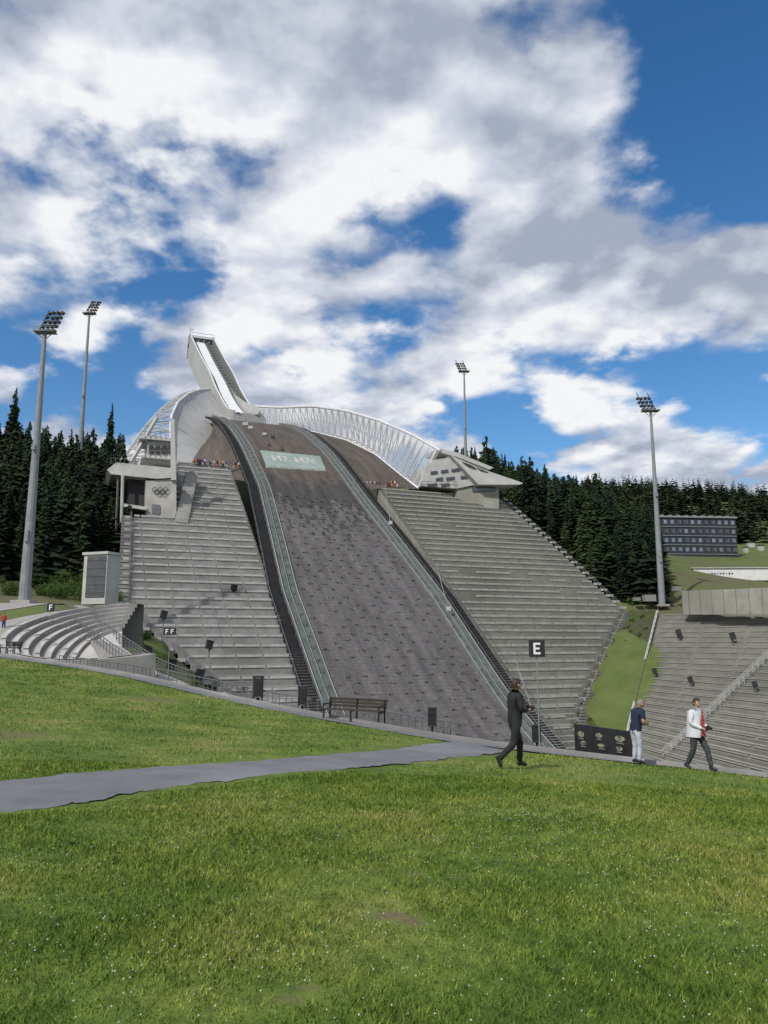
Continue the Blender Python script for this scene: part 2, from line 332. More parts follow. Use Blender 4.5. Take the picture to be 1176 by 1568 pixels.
for sg,nm in((-1,'left'),(1,'right')):
    mb=MB()
    def rib(l0,l1,h0,h1,mi,D0=86,D1=262,st=2.0):
        q=np.arange(D0,D1,st)
        for i in range(len(q)-1):
            a,b=q[i],q[i+1]
            P=[A(a,sg*(hw(a)+l0),h0),A(a,sg*(hw(a)+l1),h1),A(b,sg*(hw(b)+l1),h1),A(b,sg*(hw(b)+l0),h0)]
            mb.face(P if sg>0 else P[::-1],mi)
    rib(-.1,.0,.8,.8,0); rib(-.1,-.1,0,.8,5); rib(.0,.0,.8,.1,5); rib(.0,1.3,.1,.1,1); rib(1.3,1.3,.1,.75,5); rib(1.3,1.42,.75,.75,2); rib(1.42,1.42,.75,.1,5)
    rib(1.42,2.6,.1,.1,1); rib(2.6,2.6,.1,.9,5); rib(2.6,2.72,.9,.9,0); rib(2.72,2.72,.9,.05,5); rib(2.72,3.0,.05,.05,4)
    D=90.
    while D<258:
        z=prof(D); D2=D+.55
        P=[A(D,sg*(hw(D)+3.),z=z+.3),A(D,sg*(hw(D)+5.4),z=z+.3),A(D2,sg*(hw(D2)+5.4),z=z+.3),A(D2,sg*(hw(D2)+3.),z=z+.3)]
        mb.face(P if sg>0 else P[::-1],3)
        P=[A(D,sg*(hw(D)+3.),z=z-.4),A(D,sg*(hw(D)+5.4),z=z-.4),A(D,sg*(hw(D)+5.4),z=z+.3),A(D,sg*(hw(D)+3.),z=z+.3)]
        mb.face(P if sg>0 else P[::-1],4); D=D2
    for D in np.arange(90,262,2.5):
        for l in (3.05,5.4):
            mb.beam(A(D,sg*(hw(D)+l),0),A(D,sg*(hw(D)+l),1.25),.05,6,4)
            if D>90: mb.beam(A(D-2.5,sg*(hw(D-2.5)+l),1.25),A(D,sg*(hw(D)+l),1.25),.05,6,4)
        if D>90: mb.box(A(D,sg*(hw(D)+.65),.35),(.25,.25,.5),6)
    mb.obj('side_rail_'+nm,['conc_l','greench','steel','riser','dark','sidewall','rail'],False,jump)
mb=MB()
for (u0,v0,u1,v1) in((686,928,668,864),(817,1090,791,1016),(598,800,589,744)):
    p=onslope(u0,v0); q=W(u1,v1,p.y); mb.beam(p-UP*.5,q,.055,0,6); mb.box(q,(.25,.25,.2),1)
for (u,v) in((598,812),(687,946)):
    p=onslope(u,v); mb.beam(p,p+UP*1.8,.06,1,6); mb.box(p+UP*1.7,(.9,.4,.8),0)
mb.obj('wind_gauge_poles',['conc_l','steel'],False,jump)
# banner draped on the knoll
mb=MB(); NB_=32
g=[[onslope(398+(490-398)*i/NB_+9*j/8, (692+9*i/NB_)+(24-3*i/NB_)*j/8,.45) for i in range(NB_+1)] for j in range(9)]
for j in range(8):
    for i in range(NB_):
        mb.face([g[j+1][i],g[j+1][i+1],g[j][i+1],g[j][i]],0)
        if j in(2,3,4) and 4<i<29 and i%3!=1 and i not in(14,15,16) and (i*5+j*3)%4:
            q4=[g[j+1][i],g[j+1][i+1],g[j][i+1],g[j][i]]; mb.face([p+UP*.04 for p in q4],1)
for i in range(NB_): mb.face([g[8][i]-UP*.6,g[8][i+1]-UP*.6,g[8][i+1],g[8][i]],1)
mb.obj('knoll_banner',['sign','conc_l'],False,jump)
mb=MB()
for (u,v,w_) in((405,667,1.0),(418,671,.8),(432,690,.6),(376,652,1.3),(412,683,.5),(384,657,1.1)):
    p=onslope(u,v); mb.box(p+UP*w_*.4,(w_*1.3,w_,w_*.8),random.randrange(2)); mb.beam(p+UP*w_*.8,p+UP*(w_+.8),.06,1,5)
mb.obj('takeoff_equipment',['conc_l','black'],False,jump)
# inrun
iD=[262,275,290,304,318,335,352,367,382]; iz=[79,82.6,91,100,110.4,121.5,133,143.5,154]
q=np.arange(262,383,2.); izs=np.interp(q,iD,iz); kk=np.exp(-.5*(np.arange(-4,5)/2.)**2);kk/=kk.sum(); izs=np.convolve(np.pad(izs,4,mode='reflect',reflect_type='odd'),kk,'valid')
def IP(D,lat,dz): return Vector((56.6-.4*D+.928*lat, D+.371*lat, float(np.interp(D,q,izs))+dz))
mb=MB(); iw=lambda D: float(np.interp(D,[262,300,382],[4.6,4.8,5.6]))
sec=[] 
for D in q:
    w=iw(D); h=float(np.interp(D,[262,290,320,382],[1.0,3.2,4.5,4.5])); dp=float(np.interp(D,[262,290,320,382],[4,9,10,11]))
    sec.append([IP(D,-w-.7,-dp),IP(D,-w-.7,h),IP(D,-w,h),IP(D,-w,-.2),IP(D,-2.6,-.2),IP(D,-2.6,.35),IP(D,1.6,.35),IP(D,1.6,-.2),IP(D,w,-.2),IP(D,w,h),IP(D,w+.7,h),IP(D,w+.7,-dp)])
mi_=[0,1,2,4,2,3,2,5,8,1,0,0]
for i in range(len(sec)-1):
    a,b=sec[i],sec[i+1]
    for j in range(12): 
        k_=(j+1)%12; mb.face([a[k_],a[j],b[j],b[k_]],mi_[j])
mb.face(sec[-1],0); mb.face(sec[0][::-1],0)
for D in q[::2]:
    w=iw(D)
    for l in(-3.6,3.4): mb.box(IP(D,l,.15),(1.4,.7,.35),4,(LT,AX,UP))
    mb.beam(IP(D,2.3,0),IP(D,2.3,1.3),.06,7,4)
T=IP(382,0,0); axs=(LT,AX,UP)
mb.box(T+AX*2+UP*3.1,(13.2,5,1.2),1,axs); mb.box(T+AX*4.5+UP*-2,(13,.8,11),0,axs)
for l in(-6.2,6.2): mb.box(T+AX*.5+LT*l+UP*1,(.8,7,4.4),0,axs)
mb.box(T+AX*1+UP*.9,(11,1,2.6),6,axs)
for l in(-4,-1.3,1.3,4): mb.box(T+AX*.3+LT*l+UP*.9,(.25,.3,2.6),1,axs)
mb.box(T-AX*2+UP*4.6,(13.0,.25,.15),7,axs)
mb.beam(T+LT*-6+UP*3.6,T+LT*-6+UP*7.5,.1,7); mb.face([T+LT*-6+UP*7.4,T+LT*-4+UP*7.2,T+LT*-4+UP*6.3,T+LT*-6+UP*6.2],1)
mb.obj('inrun_tower',['panel','white','conc','track','riser','greench','glass','steel','sidewall'],False,jump)
def W_(l): return [W(*p) for p in l]
rb=W_([(388,652,268),(430,654,260),(480,661,250),(530,674,239),(575,696,226),(612,726,213),(640,748,203)])
lb=W_([(352,646,263),(335,655,254),(322,668,243),(308,684,228),(298,699,213),(290,716,198),(287,724,192)])
for nm,cv,sg,Da,Db in(('right',rb,1,262,190),('left',lb,-1,258,189)):
    cv=resamp(cv,24); mb=MB()
    for i in range(23):
        d0=Da+(Db-Da)*i/23; d1=Da+(Db-Da)*(i+1)/23
        a0,a1=A(d0,sg*(hw(d0)+5.3),-.1),A(d1,sg*(hw(d1)+5.3),-.1)
        for j in range(6):
            t0,t1=j/6,(j+1)/6
            P=[a0.lerp(cv[i],t0),a0.lerp(cv[i],t1),a1.lerp(cv[i+1],t1),a1.lerp(cv[i+1],t0)]
            mb.face(P[::-1] if sg>0 else P,0,[(t*12+50,d) for t,d in((t0,d0),(t1,d0),(t1,d1),(t0,d1))][::(-1 if sg>0 else 1)])
    mb.obj('knoll_wing_'+nm,['knoll'],True,jump,weld=True)
# right wind screen
rt=W_([(331,526,380),(338,555,352),(347,582,326),(360,604,302),(376,616,284),(392,622,272),(430,624,262),(480,622,251),(530,629,240),(580,644,228),(630,665,215),(674,690,204)])
NT=31
rt2=resamp(rt[5:],NT); rb2=resamp(rb,NT)
mb=MB(); mp_=MB()
OO=[LT*3.0*math.sin(math.pi*min(1,(i+3)/(NT+2)))+UP*.2 for i in range(NT)]
for i in range(NT-1):
    mp_.face([rb2[i],rb2[i+1],rt2[i+1],rt2[i]],0)
    mb.beam(rt2[i],rt2[i+1],.42,0,6); mb.beam(rb2[i],rb2[i+1],.25,0,5)
    m0=rb2[i]+OO[i];m1=rb2[i+1]+OO[i+1]; mid=(rt2[i]+rt2[i+1])/2
    mb.beam(m0,m1,.22,0,5); mb.beam(m0,mid,.17,0,5); mb.beam(m1,mid,.17,0,5)
    mb.beam(rb2[i],mid,.15,1,5); mb.beam(rb2[i+1],mid,.15,1,5); mb.beam(rb2[i],m0,.14,0,4)
    c0=rb2[i].lerp(mid,.5);c1=rb2[i+1].lerp(mid,.5); mb.beam(c0,c1,.10,1,4)
mb.obj('windscreen_truss_right',['white','conc_l'],False,jump); mp_.obj('windscreen_mesh_right',['mesh'],True,jump,weld=True)
mb=MB(); Pb=resamp(rt[2:6]+[W(400,626,268)],14); Pc=resamp([W(350,600,322),W(362,622,296),W(385,650,268)],14)
for i in range(13): mb.face([Pb[i],Pc[i],Pc[i+1],Pb[i+1]],0)
mb.obj('windscreen_root',['panel'],True,jump,weld=True)
# left shell
lt=resamp(W_([(322,596,300),(305,597,280),(288,603,262),(272,616,246),(263,636,232),(261,658,220),(264,685,208),(268,716,196)]),28); lb2=resamp([W(362,648,268)]+lb,28)
mb=MB(); N=10; rows=[]; sm=MB()
for i in range(28):
    r=[]
    for j in range(N+1):
        t=j/N; p=lb2[i].lerp(lt[i],t)-LT*3.2*math.sin(math.pi*t)*(.4+.6*i/27); r.append(p)
    rows.append(r)
for i in range(27):
    for j in range(N): mb.face([rows[i][j],rows[i+1][j],rows[i+1][j+1],rows[i][j+1]],0)
    sm.beam(lt[i],lt[i+1],.4,0,6)
    if i%2==0: sm.tube([p+LT*.04-UP*.02 for p in rows[i]],.06,1,4)
mb.obj('windscreen_shell_left',['panel'],True,jump,weld=True); sm.obj('windscreen_shell_rim',['white','riser'],False,jump)
lo=resamp(W_([(300,598,282),(278,604,262),(254,620,246),(236,638,232),(218,660,218),(200,686,204),(184,708,190)]),15); li=resamp(lt[3:],15)
mb=MB(); mp_=MB()
for i in range(14):
    mb.beam(lo[i],lo[i+1],.5,0,5); mb.beam(lo[i],li[i],.22,0,5); mb.beam(lo[i],li[i+1],.2,0,5); mb.beam(li[i],lo[i+1],.16,0,5)
    mp_.face([lo[i],li[i],li[i+1],lo[i+1]],0)
mb.obj('windscreen_truss_left',['conc_l'],False,jump); mp_.obj('windscreen_mesh_left',['mesh'],True,jump,weld=True)
# ---------------------------------------------------------------- stands
def stand(name,sg,lin,Lf,z0,z1,rise,mats,aisles):
    par=empty(name); mb=MB(); bn=MB(); z=z0; i=0
    while z<z1:
        D=invp(z); D2=invp(z+rise); a=lin; b=lin+Lf(z)
        P=[A(D,sg*a,z=z),A(D,sg*b,z=z),A(D2,sg*b,z=z),A(D2,sg*a,z=z)]
        mb.face(P if sg>0 else P[::-1],0)
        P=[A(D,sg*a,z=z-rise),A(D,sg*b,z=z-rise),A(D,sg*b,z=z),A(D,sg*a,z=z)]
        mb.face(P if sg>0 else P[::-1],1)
        for l in(a,b):
            P=[A(D,sg*l,z=z-4),A(D2,sg*l,z=z-4),A(D2,sg*l,z=z),A(D,sg*l,z=z)]; mb.face(P if l==b else P[::-1],0)
        if b-a>4 and i%2==0:
            l=a+.7
            while l<b-1.5:
                e=min(l+4.2,b-.6); c=A(D+.42,sg*(l+e)/2,z=z+.34)
                if random.random()<.97: 
                    bn.box(c,(e-l,.36,.10),0,(LT,AX,UP)); bn.box(c+AX*.17+UP*.22,(e-l,.05,.30),0,(LT,AX,UP))
                    bn.box(A(D+.42,sg*(l+e)/2,z=z+.14),(e-l-.5,.10,.27),1,(LT,AX,UP))
                l=e+.25
        z+=rise; i+=1
    for off_ in aisles:
        z=z0; pv=None
        while z<z1:
            D=invp(z)
            if Lf(z)>off_+3:
                p=A(D,sg*(lin+off_),z=z); mb.beam(p,p+UP*1.05,.04,2,4)
                if pv: mb.beam(pv+UP*1.05,p+UP*1.05,.04,2,4)
                pv=p
            z+=rise*3
    pv=None; z=z0
    while z<z1:
        D=invp(z); p=A(D,sg*(lin+Lf(z)-.1),z=z); mb.beam(p,p+UP*1.2,.05,2,4)
        if pv and (pv-p).length<6: mb.beam(pv+UP*1.2,p+UP*1.2,.05,2,4); mb.beam(pv+UP*.6,p+UP*.6,.04,2,4)
        mb.box(A(D,sg*(lin+Lf(z)+.6),z=z-.1),(1.2,1.4,.5),3,(LT,AX,UP))
        pv=p; z+=rise*2
    mb.obj(name+'_terraces',[mats[0],mats[1],'rail','conc_l'],False,par); bn.obj(name+'_benches',[mats[2],'riser'],False,par)
    return par
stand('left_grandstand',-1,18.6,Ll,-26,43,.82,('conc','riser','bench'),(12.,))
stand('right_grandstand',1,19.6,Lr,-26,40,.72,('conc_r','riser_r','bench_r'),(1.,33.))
def stand2(name,le,re_,z0,z1,rise,mats):
    par=empty(name); mb=MB(); bn=MB()
    le=np.array(le);re_=np.array(re_)
    def E(P,z): return Vector((np.interp(z,P[:,2],P[:,0]),np.interp(z,P[:,2],P[:,1]),z))
    z=z0;i=0
    while z<z1:
        a,b=E(le,z),E(re_,z);a2,b2=E(le,z+rise),E(re_,z+rise); a2.z=b2.z=z
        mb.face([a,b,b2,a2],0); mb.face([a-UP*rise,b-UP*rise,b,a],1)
        d=(b-a); L=d.length; d.normalize(); l=1.
        if i%2==0:
            while l<L-2:
                e=min(l+9,L-1); t=(l+e)/2/L; c=a.lerp(b,t).lerp(a2.lerp(b2,t),.45)+UP*.26
                bn.box(c,(e-l,.26,.07),0,(d,UP.cross(d),UP)); bn.box(c-UP*.14,(e-l-.4,.06,.22),1,(d,UP.cross(d),UP)); l=e+.5
        z+=rise;i+=1
    mb.obj(name+'_terraces',[mats[0],mats[1]],False,par); bn.obj(name+'_benches',[mats[2],'riser_r'],False,par); return E
le2=[(30,104,-24),(39,125,-13.7),(57,160,5.4)]; re2=[(34,50,-24),(48,76,-13.7),(84,128,5.4)]
E2=stand2('lower_grandstand',le2,re2,-24,5.3,.45,('conc_r','riser_r','bench_r'))
mb=MB(); pts=[E2(np.array(le2),z) for z in np.linspace(-24,5.4,30)]; o_=Vector((-.35,.14,0))
for i in range(29):
    a,b=pts[i],pts[i+1]; H=UP*.6
    mb.face([a+H,a+o_+H,b+o_+H,b+H][::-1],0); mb.face([a+o_-UP*2,b+o_-UP*2,b+o_+H,a+o_+H],2); mb.face([a-UP*.6,b-UP*.6,b+H,a+H][::-1],2)
    mb.face([a+H,a+o_+H,a+o_-UP*2,a-UP*2],2); mb.beam(a+H,a+H+UP*.6,.04,1,4); mb.beam(a+H+UP*.6,b+H+UP*.6,.04,1,4)
mb.obj('low_concrete_barrier',['conc_l','rail','riser_r'])
mb=MB(); n_=40
zr=np.linspace(-24,6.2,n_); rowsb=[]
for z in zr:
    a=A(invp(z),19.6+Lr(z)+.1,z=z-.2); b=E2(np.array(le2),min(z,5.4)); b=b+Vector((-.35,.14,0)); b.z=z-.3
    rowsb.append([a.lerp(b,t)+UP*(.35*math.sin(t*math.pi)+.12*math.sin(z*2+t*7)+rng.normal(0,.06)) for t in np.linspace(0,1,12)])
for i in range(n_-1):
    for j in range(11): mb.face([rowsb[i][j],rowsb[i][j+1],rowsb[i+1][j+1],rowsb[i+1][j]],0)
mb.obj('grass_bank',['grassbank'],True,weld=True)
mb=MB()
for i in range(64):
    z=-20+i*.41; a=A(invp(z),19.6+Lr(z)+.1,z=z); b=E2(np.array(le2),min(z,5.4)); b.z=z; p=a.lerp(b,.13)+UP*.2; mb.box(p,(1.8,.6,.3),0,(LT,AX,UP))
    if i%4==0: mb.beam(p+LT*1,p+LT*1+UP*1.1,.04,1,4)
mb.obj('bank_stairs',['riser_r','rail'])
mb=MB(); a=W(1046,941,150);b=W(1300,941,120); 
mb.prism([a,b,Vector((b.x,b.y,b.z+4.6)),Vector((a.x,a.y,a.z+4.6))],Vector((.6,1.5,0)),0)
for t in np.linspace(.05,.95,12):
    p=a.lerp(b,t)+Vector((-.02,-.06,2.3)); mb.box(p,(.12,.08,4.6),1)
mb.obj('concrete_wall',['conc_r','riser_r'])
mb=MB()
def onstand(u,v):
    for D in np.arange(60,170,.25):
        p=W(u,v,D); l=np.array(le2);r=np.array(re2)
        if -24<p.z<5.3:
            a=E2(l,p.z);b=E2(r,p.z); s_=(b.x-a.x)*(p.y-a.y)-(b.y-a.y)*(p.x-a.x)
            if s_>0: return p
    return W(u,v,100)
for dx in(0,9):
    P=[onstand(1176-dx+t*(1022-1176),1012+dx*.5+t*(1160-1012)) for t in np.linspace(-.1,1,24)]
    for i in range(23):
        mb.beam(P[i]+UP*1.2,P[i+1]+UP*1.2,.05,0,4); mb.beam(P[i],P[i]+UP*1.2,.04,0,4); mb.beam(P[i]+UP*.6,P[i+1]+UP*.6,.03,0,4)
mb.obj('stair_handrail',['conc_l'])
# ---------------------------------------------------------------- judges' building right
par=empty('judges_building'); mb=MB()
ex=AX*12+LT*1
fac=W_([(646,744,203),(650,715,203),(664,704,203),(694,700,203),(742,733,203),(733,741,203),(700,748,203)])
mb.prism(fac,ex,0)
mb.prism(W_([(690,697,201.6),(738,718,201),(801,739.5,200),(797,742,200),(733,742,201)]),AX*14,0)
mb.prism(W_([(672,686,205),(700,693,205),(756,716,205),(750,719,205),(698,699,205),(670,692,205)]),AX*8,0)
for (u0,v0,u1,v1) in((708,707,724,713),(728,715,746,722),(750,723,768,730)):
    mb.prism([W(u0,v0,201.0),W(u1,v1,200.8),W(u1+6,v1+6,200.8),W(u0+8,v0+7,201.0)][::-1],AX*.3,1)
for (u,v,w_,h_) in((660,722,10,4),(676,720,10,4),(692,718,12,4),(668,732,10,4),(684,731,12,4),(706,729,14,4),(655,741,14,4),(676,741,12,4)):
    mb.prism([W(u,v,202.7),W(u+w_,v-1.5,202.7),W(u+w_,v+h_-1.5,202.7),W(u,v+h_,202.7)][::-1],AX*.4,1)
mb.prism(W_([(700,770,203.5),(700,747,203.5),(764,742,203.5),(764,780,203.5)])[::-1],AX*9,2)
mb.prism(W_([(724,744,203.2),(758,743,203.2),(758,752,203.2),(724,753,203.2)]),AX*.4,1)
for i in range(6):
    u=646+i*10; mb.beam(W(u,744-i*0,202.4),W(u,737,202.4),.08,3,4)
mb.beam(W(646,737,202.4),W(700,738,202.4),.08,3,4)
mb.obj('judges_building_body',['conc_l','glass','conc_r','rail'],False,par)
# ---------------------------------------------------------------- left building
par=empty('olympic_rings_building'); mb=MB()
mb.prism(W_([(164,719,160),(178,708,160),(266,717,160),(270,731,160),(240,733,160),(170,726,160)]),AX*14,0)
mb.prism(W_([(223,797,160.5),(223,736,160.5),(270,733,160.5),(270,800,160.5)])[::-1],AX*10,2)
mb.prism(W_([(196,775,163),(196,730,163),(224,733,163),(224,780,163)])[::-1],AX*8,1)
mb.prism(W_([(190,776,159),(190,771,159),(224,776,159),(224,781,159)])[::-1],AX*10,0)
mb.prism(W_([(226,706,165),(226,676,165),(266,674,165),(266,712,165)])[::-1],AX*8,4)
mb.prism(W_([(214,671,164),(214,667,164),(268,671,164),(268,676,164)])[::-1],AX*10,0)
mb.prism(W_([(218,700,163.5),(218,696,163.5),(267,700,163.5),(267,704,163.5)])[::-1],AX*10,0)
for u in(228,238,248,258): mb.prism([W(u,694,164.6),W(u,682,164.6),W(u+7,682,164.6),W(u+7,694,164.6)][::-1],AX*.4,1)
for u in range(222,268,8): mb.beam(W(u,700,163.4),W(u,690,163.4),.06,3,4); mb.beam(W(u,671,163.8),W(u,661,163.8),.06,3,4)
mb.beam(W(218,690,163.4),W(266,690,163.4),.07,3,4); mb.beam(W(216,661,163.8),W(267,662,163.8),.07,3,4)
mb.prism(W_([(262,735,159.8),(262,640,159.8),(267,642,159.8),(270,735,159.8)])[::-1],AX*1.0,0)
mb.beam(W(240,640,172),W(200,708,162),.5,0,5)
mb.beam(W(188,728,160),W(186,800,160),.35,0,8); mb.beam(W(181,728,161),W(176,850,161),.25,3,6)
for u in range(170,222,7): mb.beam(W(u,710,159.8),W(u,701,159.8),.05,3,4)
mb.beam(W(170,701,159.8),W(222,704,159.8),.05,3,4)
for i in range(5):
    u=237+i*4.2; v=750+(4 if i%2 else 0); P=[W(u+3.7*math.cos(t),v+3.7*math.sin(t),160.1) for t in np.linspace(0,2*math.pi,17)]; mb.tube(P,.07,5,4)
mb.prism(W_([(233,786,160.3),(233,772,160.3),(245,773,160.3),(245,787,160.3)])[::-1],AX*.3,3)
for i in range(14):
    t=i/13; a=W(272+ (288-272)*t,797-(797-727)*t,158+14*t); mb.box(a+LT*.8,(2.6,1.1,.9),2,(LT,AX,UP)); mb.beam(a-LT*.5,a-LT*.5+UP*1.4,.06,3,4)
mb.obj('olympic_rings_building_body',['conc_l','dark','conc','rail','panel','black'],False,par)
mb=MB(); z=4.
while z<26:
    D=invp(z); p=A(D,-(18.6+Ll(z)+.9),z=z-.1); mb.box(p,(1.8,1.0,.5),0,(LT,AX,UP)); mb.beam(p-LT*.8,p-LT*.8+UP*1.5,.05,1,4); mb.beam(p+LT*.8,p+LT*.8+UP*1.5,.05,1,4); z+=.75
mb.obj('concrete_staircase',['riser','rail'])
# ---------------------------------------------------------------- distant buildings
def block(name,u0,u1,vt,vb,D,depth,rows,cols,wall,trim):
    par=empty(name); mb=MB(); a=W(u0,vb,D); b=W(u1,vb,D+3); t=W(u0,vt,D); h=t.z-a.z; d=(b-a); d.z=0; L=d.length; d.normalize(); nn=UP.cross(d)
    c=a+d*L/2+nn*depth/2+UP*(h/2-3); mb.box(c,(L,depth,h+6),0,(d,nn,UP)); mb.box(c+UP*(h/2+3.3),(L+1.2,depth+1.2,.7),3,(d,nn,UP))
    for r in range(rows):
        zc=a.z+h*(r+.5)/rows
        for k_ in range(cols):
            p=a+d*(L*(k_+.5)/cols); p.z=zc; wm=2 if random.random()<.6 else 1
            mb.box(p-nn*.05,(L/cols*.40,.3,h/rows*.42),wm,(d,nn,UP)); mb.box(p-nn*.12+d*(L/cols*.25),(.18,.2,h/rows*.42),3,(d,nn,UP))
        mb.box(a+d*L/2+UP*(h*(r)/rows)-nn*.15,(L,.35,.25),3,(d,nn,UP))
    for k_ in range(9): mb.box(a+d*(L*(k_+.5)/9)+nn*4+UP*(h+1),(1.4,2,1.2),3,(d,nn,UP))
    mb.obj(name+'_body',[wall,trim,'bluewin','steel'],False,par)
M['navy']=mat('dark_cladding',(.03,.034,.045),(.045,.05,.06),.7,.4); M['bluewin']=mat('window_panes',(.20,.25,.33),(.08,.11,.16),.2,.35,2,spec=.7)
block('dark_hotel_building',1016,1130,792,848,330,16,4,11,'navy','glass')
mb=MB(); a=W(1062,884,262); b=W(1330,884,240); d=(b-a).normalized(); nn=UP.cross(d)
L=(b-a).length; mb.box(a+d*L/2+UP*1+nn*4,(L,8,4),0,(d,nn,UP)); mb.box(a+d*L/2+UP*3.2+nn*4,(L+1,9,.3),2,(d,nn,UP))
for i in range(9):
    for s_ in range(3): mb.box(a+d*(5+i*.9)+UP*(1.3+.25*(s_-1)*(1 if i%2 else .6))-nn*.05,(.5 if i%3 else .25,.2,.12),1,(d,nn,UP))
mb.obj('low_white_building',['white','black','conc_l'])
mb=MB()
for (u,v,w_) in((1150,838,10),(1165,843,8),(1142,846,5)):
    p=TPt(u,v,250,420); mb.box(p+UP*1,(w_*.28,2.2,2.4),0); mb.box(p+UP*2.4,(w_*.3,2.6,.4),1)
mb.obj('small_houses',['conc_l','black'])
mb=MB()
for (u,v,w_,h_) in((994,921,18,11),(1036,905,10,8),(975,920,8,6)):
    p=W(u,v,172); mb.box(p+UP*h_*.07,(w_*.14,2,h_*.14),0); mb.box(p+UP*h_*.145,(w_*.15,2.2,.12),1)
mb.obj('service_cabins',['riser','black'])
par=empty('ticket_kiosk'); mb=MB(); p=W(153,920,105); 
dx=Vector((.93,-.36,0)).normalized(); dy=UP.cross(dx)
mb.box(p+UP*2.9,(4.0,2.6,6.8),0,(dx,dy,UP)); mb.box(p+UP*6.4,(4.4,3.0,.35),0,(dx,dy,UP)); mb.box(p+UP*3.2-dy*1.33+dx*.25,(3.2,.12,5.6),1,(dx,dy,UP))  # dark front panel: the kiosk's shaded side put into its colour
for k_ in range(5): mb.box(p+UP*(1+k_*1.1)-dy*1.4+dx*.25,(3.3,.08,.05),1,(dx,dy,UP))
mb.obj('ticket_kiosk_body',['conc_l',mat('kiosk_shade_grey',(.07,.07,.075),(.10,.10,.105),.5,1),'steel'],False,par)
# ---------------------------------------------------------------- floodlights
def flood(base,top,r,hw_,flip,nrow=5,ncol=4):
    par=empty('floodlight_mast'); mb=MB(); b=Vector(base); t=Vector((base[0],base[1],top.z)); n=8
    for i in range(n):
        f0,f1=i/n,(i+1)/n; mb.beam(b.lerp(t,f0),b.lerp(t,f1),r*(1-.66*f0),0,12,r*(1-.66*f1))
    mb.box(b,(r*3.4,r*3.4,.5),2)
    mb.box(t-UP*hw_*.12,(hw_*.95,hw_*.5,.12),0)
    for sx in(-.45,.45):
        mb.beam(t+Vector((sx*hw_,-.4,-hw_*.12)),t+Vector((sx*hw_,-.4,hw_*.1)),.04,3,4)
    mb.beam(t+Vector((-.45*hw_,-.4,hw_*.1)),t+Vector((.45*hw_,-.4,hw_*.1)),.04,3,4); mb.beam(t-UP*hw_*.5,t+Vector((.4*hw_,0,-hw_*.12)),.07,0,4); mb.beam(t-UP*hw_*.5,t+Vector((-.4*hw_,0,-hw_*.12)),.07,0,4)
    tilt=Vector((.42*flip,0,1)).normalized()
    for i in range(nrow):
        c=t+tilt*(hw_*.02+i*hw_*.23)+Vector((hw_*.05*flip,0,0))
        mb.beam(c-Vector((hw_*.34,0,0)),c+Vector((hw_*.34,0,0)),.07,0,5)
        for k_ in range(ncol):
            q_=c+Vector(((k_/(ncol-1)-.5)*hw_*.62,random.uniform(-.2,.2),0)); aim=Vector((.55*flip,-.25,-.75)).normalized()
            mb.beam(q_,q_+aim*hw_*.12,hw_*.05,1,8,hw_*.10); mb.beam(q_+aim*hw_*.12,q_+aim*hw_*.135,hw_*.10,3,8)
    for sx in(-.30,.30): mb.beam(t+Vector((sx*hw_,0,-hw_*.1)),t+tilt*(hw_*1.0)+Vector((sx*hw_+hw_*.05*flip,0,0)),.09,1,5)
    for zz_ in(.22,.24,.55): mb.box(b.lerp(t,zz_)+Vector((0,-r,0)),(.5,.35,.8),0)
    mb.obj('mast_and_lamps',['pole','black','conc','rail'],False,par)
flood(W(37,922,110),W(63,505,110),.82,3.3,1)
p=W(122,700,205); flood((p.x,p.y,tz(p.x,p.y)),W(128,478,205),.8,3.7,1)
p=W(713,700,250); flood((p.x,p.y,tz(p.x,p.y)),W(713,567,250),.7,3.9,-1,4)
flood(W(1014,927,172),W(1006,626,172),.75,4.2,-1,4)
# ---------------------------------------------------------------- trees
def spruce(levels=22,br=10,seed=0,low=False):
    r=np.random.default_rng(seed); V=[];Fc=[]; fat=r.uniform(.85,1.45); pw=r.uniform(.6,1.0)
    def tri(a,b,c): i=len(V); V.extend([a,b,c]); Fc.append((i,i+1,i+2))
    if not low:
        for k_ in range(5):
            t0=2*math.pi*k_/5;t1=2*math.pi*(k_+1)/5; tri((.018*math.cos(t0),.018*math.sin(t0),0),(.018*math.cos(t1),.018*math.sin(t1),0),(0,0,.98))
    side=r.uniform(0,6.28)
    for i in range(levels):
        t=(i+.5)/levels; h=.05+.93*t; R=(.17*fat*(1-t)**pw+.012)*(1+r.uniform(-.28,.22))
        for k_ in range(br if t<.8 else max(4,br//2)):
            a=r.uniform(0,2*math.pi); L=R*r.uniform(.45,1.3)*(1+.22*math.cos(a-side)); w=L*(.30 if not low else .6)+.006; ca,sa=math.cos(a),math.sin(a)
            dz=L*r.uniform(.15,.6); hh=h+r.uniform(-.02,.02)
            root=(0,0,hh+.02); mid1=(ca*L*.6-sa*w,sa*L*.6+ca*w,hh-dz*.7-.012); mid2=(ca*L*.6+sa*w,sa*L*.6-ca*w,hh-dz*.7-.012); tip=(ca*L,sa*L,hh-dz*.75+.012)
            tri(root,mid1,tip); tri(root,tip,mid2)
            if not low: tri((ca*L*.3,sa*L*.3,hh-.0),(ca*L*.8-sa*w*.5,sa*L*.8+ca*w*.5,hh-dz-.03),(ca*L*.75+sa*w*.6,sa*L*.75-ca*w*.6,hh-dz-.025))
    tri((-.006,0,.93),(.006,0,.93),(0,0,1.02))
    return np.array(V),np.array(Fc)
